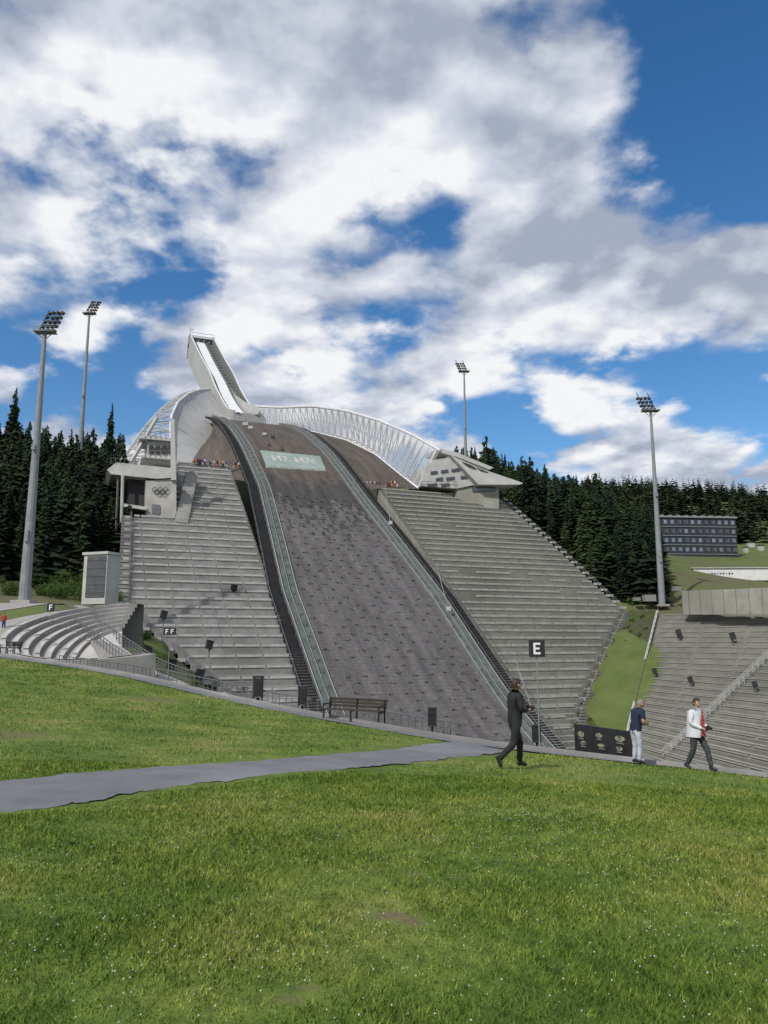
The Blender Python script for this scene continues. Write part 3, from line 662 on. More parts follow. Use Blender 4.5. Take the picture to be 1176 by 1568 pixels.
def forest(name,P,H,variants,mt,wf=1.0):
    Vs=[];Fs=[];C=[];off=0
    for (x,y,z),h in zip(P,H):
        v,f_=variants[rng.integers(len(variants))]; a=rng.uniform(0,6.28); c,s_=math.cos(a),math.sin(a); ws=h*rng.uniform(.85,1.25)*wf; lx,ly=rng.normal(0,.02,2)
        q_=np.c_[(v[:,0]*c-v[:,1]*s_)*ws+x+lx*h*v[:,2],(v[:,0]*s_+v[:,1]*c)*ws+y+ly*h*v[:,2],v[:,2]*h+z-.5]
        Vs.append(q_);Fs.append(f_+off);off+=len(v); C.append(np.full(len(v),rng.uniform(0,1))+np.repeat(rng.uniform(-.25,.25,len(v)//3),3))
    return np_obj(name,np.concatenate(Vs),np.concatenate(Fs),[mt],np.concatenate(C))
def fol(name,a,b,c):
    m=bpy.data.materials.new(name); m.use_nodes=True; n=m.node_tree.nodes; l=m.node_tree.links
    at=n.new('ShaderNodeAttribute'); at.attribute_name='rnd'; r=n.new('ShaderNodeValToRGB'); e=r.color_ramp.elements
    e[0].color=(*a,1); e[1].color=(*c,1); k_=e.new(.55); k_.color=(*b,1); l.new(at.outputs['Fac'],r.inputs[0])
    B=n['Principled BSDF']; l.new(r.outputs[0],B.inputs['Base Color']); B.inputs['Roughness'].default_value=.8; B.inputs['Specular IOR Level'].default_value=.15; return m
fm=fol('spruce_needles',(.008,.016,.008),(.015,.028,.011),(.036,.055,.018)); fm2=fol('far_forest_foliage',(.018,.032,.016),(.030,.048,.021),(.060,.080,.030))
bm_=fol('leaf_green',(.03,.06,.012),(.05,.09,.018),(.085,.13,.03))
var=[spruce(24,11,s_) for s_ in range(9)]; lowv=[spruce(9,6,s_+50,True) for s_ in range(5)]
def scatter(n,D0,D1,x0,x1,mind,cond=None):
    out=[];tries=0
    while len(out)<n and tries<n*30:
        tries+=1; D=rng.uniform(D0,D1); x=rng.uniform(x0,x1)*D
        if cond and not cond(x,D): continue
        if any((x-a)**2+(D-b)**2<mind**2 for a,b in out[-400:]): continue
        out.append((x,D))
    xy=np.array(out); z=terr(xy[:,0],xy[:,1]); return np.c_[xy,z]
def axc(x,y): lat=(x-56.6+.4*y)/1.0764; return y-.371*lat,lat
def cl(x,y):
    D,lat=axc(x,y); 
    if D<270 and lat>-(19+Ll(prof(max(55,min(262,D))))+9): return False
    return True
PL=scatter(430,146,262,-.66,-.30,2.8,cl); HL=rng.uniform(13,21,len(PL))+np.where(rng.uniform(size=len(PL))<.15,3.5,0)
forest('spruce_forest',PL,HL,var,fm,1.05)
def cr_(x,y):
    D,lat=axc(x,y); pzv=prof(max(55,min(262,D)))
    if D<262 and lat<20+Lr(pzv)+5: return False
    return True
PR=scatter(380,178,300,.10,.356,3.1,cr_); HR=rng.uniform(10,20,len(PR))+np.where(rng.uniform(size=len(PR))<.12,3,0); forest('spruce_forest',PR,HR,var,fm,1.05)
for (u,v,D,h) in((28,587,215,30),(172,614,215,24)):
    p=W(u,v,D); vv=spruce(26,12,int(u)); z=tz(p.x,p.y)
    forest('spruce_tree',[(p.x,p.y,z)],[p.z-z],[vv],fm,.6)
PF=scatter(2800,455,900,-.1,.85,4.3); forest('distant_forest',PF,rng.uniform(9,18,len(PF)),lowv,fm2,1.5)
PF=scatter(120,395,440,.36,.8,4); forest('distant_forest',PF,rng.uniform(8,15,len(PF)),lowv,fm2,1.4)
PF=scatter(500,330,700,-.9,-.25,5.5); forest('distant_forest',PF,rng.uniform(9,15,len(PF)),lowv,fm2,1.4)
def shrub(name,P,dens=90):
    V=[];Fc=[];C=[]
    for (x,y,z,r,h) in P:
        for cl_ in range(int(9)):
            cx,cy,cz=x+rng.normal(0,r*.45),y+rng.normal(0,r*.45),z+h*rng.uniform(.2,.85); cr2=r*rng.uniform(.3,.55); sh=rng.uniform(0,1)
            for k_ in range(dens):
                d=rng.normal(size=3); d/=np.linalg.norm(d); q_=np.array((cx,cy,cz))+d*cr2*rng.uniform(.6,1.1); t=rng.normal(size=3); t/=np.linalg.norm(t); b=np.cross(d,t); sz=.10+.05*r
                i=len(V); V.extend([q_-t*sz,q_+b*sz*.6,q_+t*sz]); Fc.append((i,i+1,i+2)); C+= [sh*.6+.3*rng.uniform()+.1]*3
    return np_obj(name,np.array(V),np.array(Fc),[bm_],np.array(C))
S=[]
for i in range(50):
    u=rng.uniform(0,185); D=rng.uniform(128,150); x=(u-588)/F*D; S.append((x,D,tz(x,D)-.3,rng.uniform(1.2,2.6),rng.uniform(1.5,3.6)))
shrub('roadside_bushes',S)
S=[]
for (u,v,D) in((185,945,108),(200,952,106),(215,950,112),(190,962,100),(228,965,108),(240,985,106),(300,1040,110),(210,935,116),(225,942,118)):
    p=W(u,v,D); S.append((p.x,p.y,tz(p.x,p.y)-.2,rng.uniform(.8,1.6),rng.uniform(1,2)))
shrub('bank_shrubs',S)
S=[]
for i in range(30):
    u=rng.uniform(900,1000); D=rng.uniform(175,186); x=(u-588)/F*D
    if cr_(x,D): S.append((x,D,tz(x,D)-.3,rng.uniform(1.0,1.8),rng.uniform(1.2,2.2)))
if S: shrub('roadside_bushes',S)
# weeds on the bank beside the lower stand
S=[]
for i in range(26):
    r_=rowsb[rng.integers(12,39)]; p=r_[rng.integers(3,11)]; S.append((p.x,p.y,p.z-.2,rng.uniform(.3,.7),rng.uniform(.3,.8)))
shrub('bank_weeds',S,40)
# ---------------------------------------------------------------- amphitheatre left
par=empty('amphitheatre'); mb=MB(); C0=Vector((-28,80,0)); an=np.radians(np.linspace(95,305,48))
rim=lambda y: 1.25+.28*(y-80)
def ap(r,a,dz): 
    x=C0.x+r*math.cos(a); y=C0.y+r*math.sin(a); yr=C0.y+11*math.sin(a); return Vector((x,y,rim(yr)*.97+dz))
for k_ in range(7):
    r0=11-k_*1.05; r1=r0-1.05; z0=-.48*k_
    for i in range(47):
        a,b=an[i],an[i+1]
        mb.face([ap(r0,a,z0),ap(r1,a,z0),ap(r1,b,z0),ap(r0,b,z0)][::-1],0); mb.face([ap(r1,a,z0),ap(r1,b,z0),ap(r1,b,z0-.48),ap(r1,a,z0-.48)],1)
        if i%6: 
            mb.face([ap(r1+.5,a,z0+.09),ap(r1+.02,a,z0+.09),ap(r1+.02,b,z0+.09),ap(r1+.5,b,z0+.09)][::-1],2); mb.face([ap(r1+.02,a,z0+.09),ap(r1+.02,b,z0+.09),ap(r1+.02,b,z0-.06),ap(r1+.02,a,z0-.06)],2)
for i in range(47):
    a,b=an[i],an[i+1]; mb.face([ap(13.6,a,.02),ap(11,a,.02),ap(11,b,.02),ap(13.6,b,.02)][::-1],3); mb.face([ap(13.6,a,.02),ap(13.6,b,.02),ap(13.6,b,-5),ap(13.6,a,-5)],1)
mb.face([ap(3.6,a,-3.3) for a in an],2)
mb.obj('amphitheatre_tiers',['conc','riser','bench','gravel'],False,par)
mb=MB(); q_=[(100,938),(150,965),(200,1000),(245,1030),(290,1048)]
L_=[W(u,v,92-(u-100)*.12) for (u,v) in q_]; L_=resamp(L_,40)
for i in range(39):
    a,b=L_[i],L_[i+1]; s_=Vector((-1.9,-1.2,0)); mb.face([a,b,b+s_,a+s_],0); mb.face([a+s_,b+s_,b+s_-UP*4,a+s_-UP*4],0); mb.face([a,a-UP*4,b-UP*4,b],0)
    for off_ in(Vector((0,0,0)),s_):
        mb.beam(a+off_,a+off_+UP*1.2,.045,1,4); mb.beam(a+off_+UP*1.2,b+off_+UP*1.2,.05,1,4)
        for hh in(.3,.6,.9): mb.beam(a+off_+UP*hh,b+off_+UP*hh,.022,1,4)
mb.obj('walkway_ramp',['conc','rail'])
mb=MB()
for i in range(4,44):
    a=inn[i][1]+inn[i][2]*2.2;b=inn[i+1][1]+inn[i+1][2]*2.2; a=a-UP*.75;b=b-UP*.75
    mb.beam(a-UP*1.5,a+UP*.95,.028,0,5); mb.beam(a+UP*.95,b+UP*.95,.03,0,5)
    for hh in(.25,.48,.71): mb.beam(a+UP*hh,b+UP*hh,.011,0,5)
    m_=(a+b)/2; mb.beam(m_-UP*.4,m_+UP*.95,.018,0,5)
mb.obj('metal_railing',['rail'])
mb=MB()
rp=[[-75,72],[-62,84],[-52,98],[-46,112],[-44,122]]
R0=resamp([Vector((*p,0)) for p in rp],24)
for i in range(23):
    for j in range(4):
        pts=[]
        for (k_,t) in((i,j),(i+1,j),(i+1,j+1),(i,j+1)):
            d=(R0[min(k_+1,23)]-R0[max(k_-1,0)]).normalized(); s_=Vector((d.y,-d.x,0)); q2=R0[k_]+s_*(t/4-.5)*9; pts.append(Vector((q2.x,q2.y,tz(q2.x,q2.y)+.06)))
        mb.face(pts[::-1],0)
mb.obj('access_road',['gravel'],True,weld=True)
# ---------------------------------------------------------------- loudspeakers
def speaker(p,h=1.9,s_=.8,yaw=0):
    mb=MB(); mb.beam(p-UP*.4,p+UP*h,.07*s_+.03,1,6); c=p+UP*(h+s_*.5); d=Vector((math.cos(yaw),math.sin(yaw),-.25)).normalized(); sd=UP.cross(d).normalized(); u_=d.cross(sd)
    mb.box(c,(s_*.9,s_*.85,s_*1.25),0,(d,sd,u_)); mb.box(c+d*s_*.46,(.05,s_*.7,s_*1.05),2,(d,sd,u_)); mb.box(c+u_*s_*.66,(s_*1.1,s_*.95,.06),0,(d,sd,u_)); mb.box(p+UP*h*.6,(.2,.2,.4),1)
    mb.obj('loudspeaker',['black','rail','dark'])
for (u,v,D) in((170,975,98),(224,1005,98),(262,1025,98),(305,1040,100),(250,945,122),(320,992,114)):
    p=W(u,v+10,D); speaker(p,.9,.95,.6)
for (u,v) in((1040,974),(1123,980),(1058,1046),(1157,1055),(1062,1100),(1003,1032)):
    speaker(onstand(u,v+6),.8,.95 if v<1000 else .7,2.6)
p=W(358,908,141); speaker(p,.4,1.0,-.8)
for (u,v,D) in((936,970,164),(918,1030,150),(900,1085,138)): p=W(u,v+8,D); speaker(p,.8,.9,2.6)
def bin_(u,v,D,w=.45,h=1.0):
    p=W(u,v,D); mb=MB()
    mb.box(p+UP*h*.46,(w,w,h*.82),0); mb.box(p+UP*h*.95,(w*1.15,w*1.15,h*.08),0)
    for a,b in((-1,-1),(1,-1),(1,1),(-1,1)): mb.box(p+Vector((a*w*.44,b*w*.44,h*.45)),(.05,.05,h*.96),1)
    mb.box(p+Vector((0,-w*.51,h*.68)),(w*.7,.02,h*.14),2); mb.box(p-UP*.6,(w*.3,w*.3,1.2),1)
    mb.obj('litter_bin',['black','black','dark'])
for (u,v,D,h) in((395,1068,38.5,1.05),(463,1080,35.5,.85),(662,1112,29,.68),(822,1136,26,.55)): bin_(u,v,D,h*.42,h)
def bench(p,yaw,L=2.1):
    mb=MB(); c,s_=math.cos(yaw),math.sin(yaw); X=Vector((c,s_,0)); Y=Vector((-s_,c,0)); axs_=(X,Y,UP)
    for k_ in range(4): mb.box(p+Y*(-.2+k_*.13)+UP*.44,(L,.105,.035),0,axs_)
    for k_ in range(3): mb.box(p+Y*(.27+k_*.03)+UP*(.56+k_*.125),(L,.03,.10),0,axs_)
    for t in(-L/2+.08,0,L/2-.08):
        mb.box(p+X*t+Y*-.2+UP*.21,(.05,.05,.44),1,axs_); mb.box(p+X*t+Y*.24+UP*.42,(.05,.05,.86),1,axs_); mb.box(p+X*t+UP*.40,(.05,.46,.04),1,axs_)
        if t: mb.box(p+X*t+UP*.63,(.06,.48,.035),1,axs_); mb.box(p+X*t+Y*-.2+UP*.53,(.045,.045,.2),1,axs_)
    mb.obj('park_bench',['wood','black'])
p=LP(541,1106); bench(p+UP*.03,math.radians(-32),2.75)
p=W(15,1001,56); bench(p,math.radians(-30),1.8)
def letter_sign(u,v,D,letters,size,vb):
    par=empty('letter_sign'); c=W(u,v,D); b=W(u+6,vb,D); mb=MB(); w=size*len(letters)*.9+size*.1
    mb.box(c,(w,.04,size*1.05),0); mb.beam(Vector((c.x,c.y+.05,b.z)),c+Vector((0,.05,size*.5)),.02,2,6)
    for i,ch in enumerate(letters):
        x=c.x+(i-(len(letters)-1)/2)*size*.8; y=c.y-.025; s_=size; cc=lambda dx,dz:Vector((x+dx*s_,y,c.z+dz*s_))
        mb.box(cc(-.16,0),(s_*.13,.02,s_*.72),1); mb.box(cc(.03,.295),(s_*.37,.016,s_*.13),1); mb.box(cc(.0,.0),(s_*.32,.016,s_*.12),1)
        if ch=='E': mb.box(cc(.03,-.295),(s_*.37,.016,s_*.13),1)
    mb.obj('sign_panel_and_post',['black','signwhite','steel'],False,par)
letter_sign(822,993,25.5,'E',.52,1150); letter_sign(260,967,42,'FF',.36,1060); letter_sign(78,930,75,'F',.75,965)
# ---------------------------------------------------------------- info board
par=empty('information_board'); mb=MB(); pl=LP(886,1150)+Vector((0,.5,0)); pr=LP(975,1165)+Vector((0,.4,0)); d=(pr-pl); d.normalize(); dh=Vector((d.x,d.y,0)).normalized(); nn=Vector((dh.y,-dh.x,0))
h=.84; L=(pr-pl).length
mb.prism([pl-UP*.3,pr-UP*.25,pr+UP*(h-.02),pl+UP*h],-nn*.08,0)
M['pic']=mat('printed_picture',(.05,.08,.045),(.36,.33,.25),.5,9,6,lo=.42,hi=.58)
for t,w_,zc,hh in((.13,.13,.52,.20),(.17,.12,.24,.14),(.46,.12,.56,.16),(.50,.14,.25,.12),(.82,.17,.55,.20),(.80,.11,.24,.14)):
    c=pl.lerp(pr,t)+UP*zc+nn*.012; P=[c+dh*(L*w_*.5*math.cos(a))+UP*(hh*.5*math.sin(a)) for a in np.linspace(0,2*math.pi,13)[:-1]]; mb.prism(P,nn*.012,1)
    mb.box(c-UP*(hh*.5+.04)+nn*.001,(L*w_*.7,.016,.012),2,(dh,nn,UP))
mb.obj('board_panel',['black','pic','conc_l'],False,par)
# ---------------------------------------------------------------- small crowd
mb=MB(); cols=[(.4,.05,.04),(.05,.07,.2),(.5,.5,.5),(.03,.03,.03),(.35,.3,.1)]
cm=[mat('clothes_%d'%i,c) for i,c in enumerate(cols)]+[mat('skin_far',(.45,.28,.2))]
def mini(p):
    k_=random.randrange(5); j=random.randrange(5); h=random.uniform(1.6,1.85)
    mb.beam(p+Vector((-.1,0,0)),p+Vector((-.08,0,h*.5)),.07,j,6,.11); mb.beam(p+Vector((.12,.1,0)),p+Vector((.08,0,h*.5)),.07,j,6,.11)
    mb.beam(p+UP*h*.47,p+UP*h*.68,.17,k_,8,.2); mb.beam(p+UP*h*.68,p+UP*h*.83,.2,k_,8,.1)
    mb.beam(p+Vector((-.22,0,h*.8)),p+Vector((-.28,-.05,h*.48)),.06,k_,5,.04); mb.beam(p+Vector((.22,0,h*.8)),p+Vector((.28,-.05,h*.48)),.06,k_,5,.04)
    mb.beam(p+UP*h*.83,p+UP*h*.87,.06,5,6); mb.beam(p+UP*h*.86,p+UP*h*.93,.07,5,8,.1); mb.beam(p+UP*h*.93,p+UP*h,.1,3,8,.05)
for i in range(30): 
    u=rng.uniform(292,366); q_=W(u,727,190); lat=(q_.x-56.6+.4*q_.y)/1.0764; D=q_.y-.371*lat; mini(A(invp(42.7),lat,z=42.9))
for i in range(24): mini(W(rng.uniform(548,612),745,200))
for (u,v,D) in((5,962,80),(1150,925,155)): mini(W(u,v,D))
mb.obj('distant_spectators',cm)
# ---------------------------------------------------------------- people
SK=mat('skin',(.50,.30,.21),(.44,.25,.17),.55,12); HR_=mat('hair_dark',(.03,.022,.016),(.05,.035,.025),.6,30); HG=mat('hair_grey',(.16,.13,.10),(.26,.22,.18),.6,30)
def skinmesh(verts,edges,rad,root,sub=2):
    me=bpy.data.meshes.new('tmp'); me.from_pydata(verts,edges,[]); o=bpy.data.objects.new('tmp',me); scene.collection.objects.link(o)
    md=o.modifiers.new('s','SKIN'); md.use_smooth_shade=True
    for i,r in enumerate(rad):
        me.skin_vertices[0].data[i].radius=(r,r) if not isinstance(r,tuple) else r
        me.skin_vertices[0].data[i].use_root=(i==root)
    sb=o.modifiers.new('u','SUBSURF'); sb.levels=sub; sb.render_levels=sub
    dg=bpy.context.evaluated_depsgraph_get(); dg.update(); m2=bpy.data.meshes.new_from_object(o.evaluated_get(dg)); bpy.data.objects.remove(o); return m2
def human(name,loc,yaw,J,shirt,trous,shoe,hair,sleeve='long',extra=None,scale=1.0):
    par=empty(name,loc); par.rotation_euler=(0,0,yaw); par.scale=(scale,)*3
    N=['pelvis','spine','chest','neck','headb','shL','elL','wrL','shR','elR','wrR','hipL','knL','anL','hipR','knR','anR']
    R={'pelvis':.145,'spine':.140,'chest':.160,'neck':.062,'headb':.055,'shL':.088,'elL':.062,'wrL':.040,'shR':.088,'elR':.062,'wrR':.040,'hipL':.105,'knL':.075,'anL':.058,'hipR':.105,'knR':.075,'anR':.058}
    E=[('pelvis','spine','t'),('spine','chest','t'),('chest','neck','t'),('neck','headb','s'),('chest','shL','t'),('shL','elL','a'),('elL','wrL','f'),('chest','shR','t'),('shR','elR','a'),('elR','wrR','f'),
       ('pelvis','hipL','l'),('hipL','knL','l'),('knL','anL','l'),('pelvis','hipR','l'),('hipR','knR','l'),('knR','anR','l')]
    V=[J[n] for n in N]; rad=[R[n] for n in N]; ed=[(N.index(a),N.index(b)) for a,b,_ in E]
    m2=skinmesh(V,ed,rad,0)
    for k_ in (shirt,trous,SK): m2.materials.append(k_)
    P=[(Vector(J[a]),Vector(J[b]),t,(R[a]+R[b])/2) for a,b,t in E]
    for pl_ in m2.polygons:
        c=pl_.center; best=None
        for a,b,t,r in P:
            ab=b-a; u_=max(0,min(1,(c-a).dot(ab)/ab.length_squared)); dist=(c-(a+ab*u_)).length-r*.9
            if best is None or dist<best[0]: best=(dist,t,u_)
        t=best[1]; mi={'t':0,'s':2,'a':0,'f':0,'l':1}[t]
        if t=='f' and sleeve=='short': mi=2
        if t=='a' and sleeve=='short' and best[2]>.75: mi=2
        if t=='l' and c.z>J['pelvis'][2]-.05: mi=0
        if t=='t' and c.z<J['pelvis'][2]-.12: mi=1
        pl_.material_index=mi; pl_.use_smooth=True
    for v in m2.vertices:
        c=v.co; nz=math.sin(c.z*38+c.x*21)*math.sin(c.y*27+c.z*11); v.co=c+v.normal*.006*nz
    o=bpy.data.objects.new('body',m2); scene.collection.objects.link(o); o.parent=par
    mb=MB()
    for s_ in'LR':
        a=Vector(J['an'+s_]); toe=Vector(J['toe'+s_]); d=(toe-a); dh=d.normalized(); heel=a-dh*.05+Vector(J.get('heel'+s_,(0,0,-.05)))
        m3=skinmesh([a,heel,toe.lerp(a,.35)-UP*.01,toe],[(0,1),(0,2),(2,3)],[.05,.042,.046,.034],0); m3.materials.append(shoe)
        for q_ in m3.polygons:q_.use_smooth=True
        o=bpy.data.objects.new('shoe_'+s_,m3); scene.collection.objects.link(o); o.parent=par
        w=Vector(J['wr'+s_]); e=Vector(J['el'+s_]); d=(w-e).normalized(); nrm=Vector((-1 if s_=='R' else 1,0,0)); nrm=(nrm-d*nrm.dot(d)).normalized(); sd=d.cross(nrm)
        m4=skinmesh([w-d*.02,w+d*.04,w+d*.085],[(0,1),(1,2)],[.027,(.036,.022),(.038,.02)],0,1); m4.materials.append(SK)
        for q_ in m4.polygons:q_.use_smooth=True
        o=bpy.data.objects.new('palm_'+s_,m4); scene.collection.objects.link(o); o.parent=par
        for k_,(off_,Lf) in enumerate(((-.030,.070),(-.010,.080),(.010,.075),(.029,.058))):
            b0=w+d*.085+sd*off_; b1=b0+(d*.85+nrm*.4)*Lf*.45; b2=b1+(d*.3+nrm*.9)*Lf*.35; b3=b2+(-d*.2+nrm*.9)*Lf*.25
            mb.beam(b0,b1,.0095,0,6,.009); mb.beam(b1,b2,.009,0,6,.008); mb.beam(b2,b3,.008,0,6,.0065)
        b0=w+d*.03-sd*.03; b1=b0+(d*.6-sd*.7+nrm*.3)*.035; b2=b1+(d*.7+nrm*.6)*.03; mb.beam(b0,b1,.012,0,6,.011); mb.beam(b1,b2,.011,0,6,.008)
    mb.obj('fingers',[SK],True,par)
    hb=Vector(J['headb']); hd=Vector(J.get('headdir',(0,1,0))).normalized(); hc=hb+UP*.10+hd*.015
    X=hd.cross(UP).normalized(); Z=X.cross(hd).normalized()
    rot=Matrix((X,hd,Z)).transposed().to_4x4(); rot.translation=hc
    bm=bmesh.new(); bmesh.ops.create_uvsphere(bm,u_segments=28,v_segments=20,radius=1)
    for v in bm.verts:
        x,y,z=v.co; k_=1-.38*max(0,-z)**1.3 ; yy=y*.098; 
        if z<0: yy*= (1-.12*-z) 
        if y>0 and -.95<z<.1: yy+=.006*(1-abs(z+.5))
        nose=math.exp(-((x/.16)**2+((z+.12)/.2)**2)) if y>0 else 0; yy+=.022*nose
        eye=sum(math.exp(-(((x-s_*.36)/.14)**2+((z-.06)/.10)**2)) for s_ in(-1,1)) if y>0 else 0; yy-=.008*eye
        v.co=(x*.076*k_,yy,z*.122)
    for f_ in bm.faces: f_.smooth=True
    me=bpy.data.meshes.new('head'); bm.to_mesh(me); bm.free(); me.materials.append(SK); o=bpy.data.objects.new('head',me); scene.collection.objects.link(o); o.parent=par; o.matrix_local=rot
    mb=MB(); T_=lambda p:(rot@Vector(p))
    for s_ in(-1,1):
        mb.beam(T_((s_*.074,-.004,-.004)),T_((s_*.088,-.014,.0)),.026,0,10,.022)
        mb.beam(T_((s_*.027,.085,.008)),T_((s_*.027,.092,.008)),.009,1,8); mb.box(T_((s_*.028,.092,.026)),(.03,.006,.006),2,(X,hd,Z))
    mb.box(T_((0,.090,-.062)),(.042,.008,.009),3,(X,hd,Z))
    mb.obj('face_features',[SK,'black',hair,mat('lips',(.35,.13,.11))],True,par)
    bm=bmesh.new(); bmesh.ops.create_uvsphere(bm,u_segments=28,v_segments=20,radius=1); dl=[]
    for f_ in bm.faces:
        c=f_.calc_center_median()
        if (c.y>.35 and c.z<.50) or c.z<-.45 or (c.y>-.1 and c.z<-.0): dl.append(f_)
    bmesh.ops.delete(bm,geom=dl,context='FACES')
    for v in bm.verts:
        n_=1+.05*math.sin(v.co.x*17+v.co.z*9)*math.cos(v.co.y*13); v.co=(v.co.x*.088*n_,v.co.y*.109*n_-.004,v.co.z*.133*n_+.004)
    for f_ in bm.faces:f_.smooth=True
    me=bpy.data.meshes.new('hair'); bm.to_mesh(me); bm.free(); me.materials.append(hair); o=bpy.data.objects.new('hair',me); scene.collection.objects.link(o); o.parent=par; o.matrix_local=rot
    if extra: extra(par,J)
    return par
def cam_extra(pos,jacket=None,shirtc=None):
    def f(par,J):
        mb=MB(); c=Vector(pos); mb.box(c,(.13,.07,.085),0); mb.beam(c+Vector((0,.03,0)),c+Vector((0,.10,0)),.034,0,10); mb.box(c+UP*.05,(.05,.05,.02),0)
        mb.obj('camera_body',['black'],False,par)
        if jacket:
            mb=MB()
            for s_ in(-1,1):
                col=[]
                for t in np.linspace(0,1,9):
                    z=1.46-.64*t; g_=.012*math.sin(t*9+s_); xi=s_*(.045+.05*t); col.append((Vector((xi,.205+g_-.02*abs(.4-t),z)),Vector((s_*.14,.185+g_,z)),Vector((s_*(.20+.02*t),.05,z)),Vector((s_*(.17+.05*t),-.10-.04*t,z)),Vector((0,-.15-.04*t,z))))
                for a,b in zip(col[:-1],col[1:]):
                    for k_ in range(4): mb.face([a[k_],a[k_+1],b[k_+1],b[k_]],0)
            for t in np.linspace(0,.9,8):
                z=1.46-.60*t; w_=.06+.06*t; mb.face([(-w_,.196,z),(w_,.196,z),(w_+.007,.196,z-.068),(-w_-.007,.196,z-.068)],1)
            mb.obj('open_jacket',[jacket,shirtc],True,par,weld=True)
    return f
BJ=mat('black_jacket',(.012,.012,.015),(.022,.022,.026),.7,6); BT=mat('black_trousers',(.014,.014,.017),(.022,.022,.025),.8,6)
WJ=mat('white_jacket',(.62,.64,.68),(.52,.54,.58),.7,5); RS=mat('coral_shirt',(.60,.10,.09),(.50,.08,.08),.8,5); GT=mat('grey_trousers',(.035,.038,.045),(.055,.06,.07),.8,5)
NB=mat('navy_shirt',(.012,.018,.042),(.02,.027,.058),.8,5); LTr=mat('light_trousers',(.45,.47,.52),(.36,.38,.43),.8,5); SH=mat('shoes',(.02,.02,.02),(.03,.03,.03),.6,5)
walk={'pelvis':(0,0,.95),'spine':(0,.015,1.13),'chest':(0,.03,1.33),'neck':(0,.035,1.49),'headb':(0,.05,1.55),
 'shL':(-.19,.03,1.42),'elL':(-.25,.02,1.15),'wrL':(-.13,.22,1.16),'shR':(.19,.03,1.42),'elR':(.25,.03,1.15),'wrR':(.13,.24,1.15),
 'hipL':(-.095,0,.88),'knL':(-.10,.16,.50),'anL':(-.10,.14,.10),'toeL':(-.11,.31,.05),'hipR':(.095,0,.88),'knR':(.10,-.09,.49),'anR':(.10,-.42,.22),'toeR':(.10,-.37,.05),'heelR':(0,-.03,.02)}
p=W(790,1177,16); p.z=lz(p.x,p.y); human('walking_man_black_jacket',p,math.radians(-72),dict(walk,headdir=(-.1,1,0)),BJ,BT,SH,HR_,extra=cam_extra((0,.34,1.17)),scale=1.0)
w3=dict(walk); w3.update({'anL':(-.13,.27,.10),'knL':(-.12,.20,.50),'toeL':(-.15,.43,.05),'anR':(.12,-.25,.12),'knR':(.11,-.04,.49),'toeR':(.14,-.11,.04),'heelR':(0,-.02,-.02),'wrL':(-.08,.25,1.08),'wrR':(.1,.26,1.05),'headdir':(.15,1,-.1)})
p=W(1070,1179,19.3); p.z=lz(p.x,p.y); human('man_in_white_jacket',p,math.radians(180+32),w3,WJ,GT,SH,HR_,extra=cam_extra((.02,.36,1.06),WJ,RS),scale=.97)
w2={'pelvis':(0,0,.94),'spine':(0,.04,1.12),'chest':(0,.10,1.31),'neck':(0,.17,1.45),'headb':(0,.20,1.50),
 'shL':(-.19,.12,1.39),'elL':(-.25,.10,1.12),'wrL':(-.14,.30,1.05),'shR':(.19,.12,1.39),'elR':(.25,.08,1.13),'wrR':(.13,.30,1.08),
 'hipL':(-.095,0,.88),'knL':(-.11,.05,.49),'anL':(-.12,0,.10),'toeL':(-.15,.17,.05),'hipR':(.095,0,.88),'knR':(.11,.03,.49),'anR':(.13,-.03,.10),'toeR':(.16,.14,.05),'headdir':(0,1,-.55)}
p=W(976,1171,21.3); p.z=lz(p.x,p.y); human('man_in_navy_shirt',p,math.radians(-70),w2,NB,LTr,SH,HG,sleeve='short',scale=.98)
# ---------------------------------------------------------------- grass blades & clover
N1,N2=290000,110000
D=np.r_[rng.uniform(2.6,14,N1),rng.uniform(11,46,N2)]; N=N1+N2; x=rng.uniform(-.60,.60,N)*D; y=D
keep=np.hypot(x,y)<brinkR(np.arctan2(x,y))-1.1
for i in range(0,NP_): keep&= (np.hypot(x-pc[i,0],y-pc[i,1])>pc[i,2]*.93)
for (pu,pv,rad) in BARE:
    p=LP(pu,pv); dq=np.hypot(x-p.x,y-p.y)*(1+.35*np.sin(x*9+y*5)*np.sin(y*11)); keep&= ~(rng.uniform(size=N)<.93*np.exp(-(dq/(rad*1.2))**3))
cx_=np.sin(x*2.1+1.3*np.sin(y*1.7))*np.sin(y*2.3+x*.6)
keep&=(rng.uniform(size=N)<.74+.26*cx_)
x,y=x[keep],y[keep]; n=len(x); z=lawnf(x,y)+.02*np.sin(x*1.7+np.sin(y*1.1))*np.sin(y*1.3)-.004
hgt=rng.uniform(.014,.040,n)*(1+.03*y)*(1+.3*cx_[keep]); wd=.0022+.0006*y; a=rng.uniform(0,6.28,n); le_=rng.uniform(.2,1.1,n)*hgt; b=rng.uniform(0,6.28,n)
v0=np.c_[x-np.cos(a)*wd,y-np.sin(a)*wd,z]; v1=np.c_[x+np.cos(a)*wd,y+np.sin(a)*wd,z]; v2=np.c_[x+np.cos(b)*le_,y+np.sin(b)*le_,z+hgt]
V=np.stack([v0,v1,v2],1).reshape(-1,3); rn=np.repeat(rng.uniform(0,1,n)**1.2,3)
np_obj('grass_blades',V,np.arange(3*n).reshape(-1,3),[mbld],rn)
Vs=[];Fs=[];cent=[LP(u,v) for u,v in((800,1243),(620,1320),(850,1265),(980,1425),(1110,1500),(720,1290),(120,1340),(150,1470),(560,1500),(1000,1350),(400,1290),(880,1320),(1040,1290),(300,1470),(800,1250),(830,1240))]
k_=0
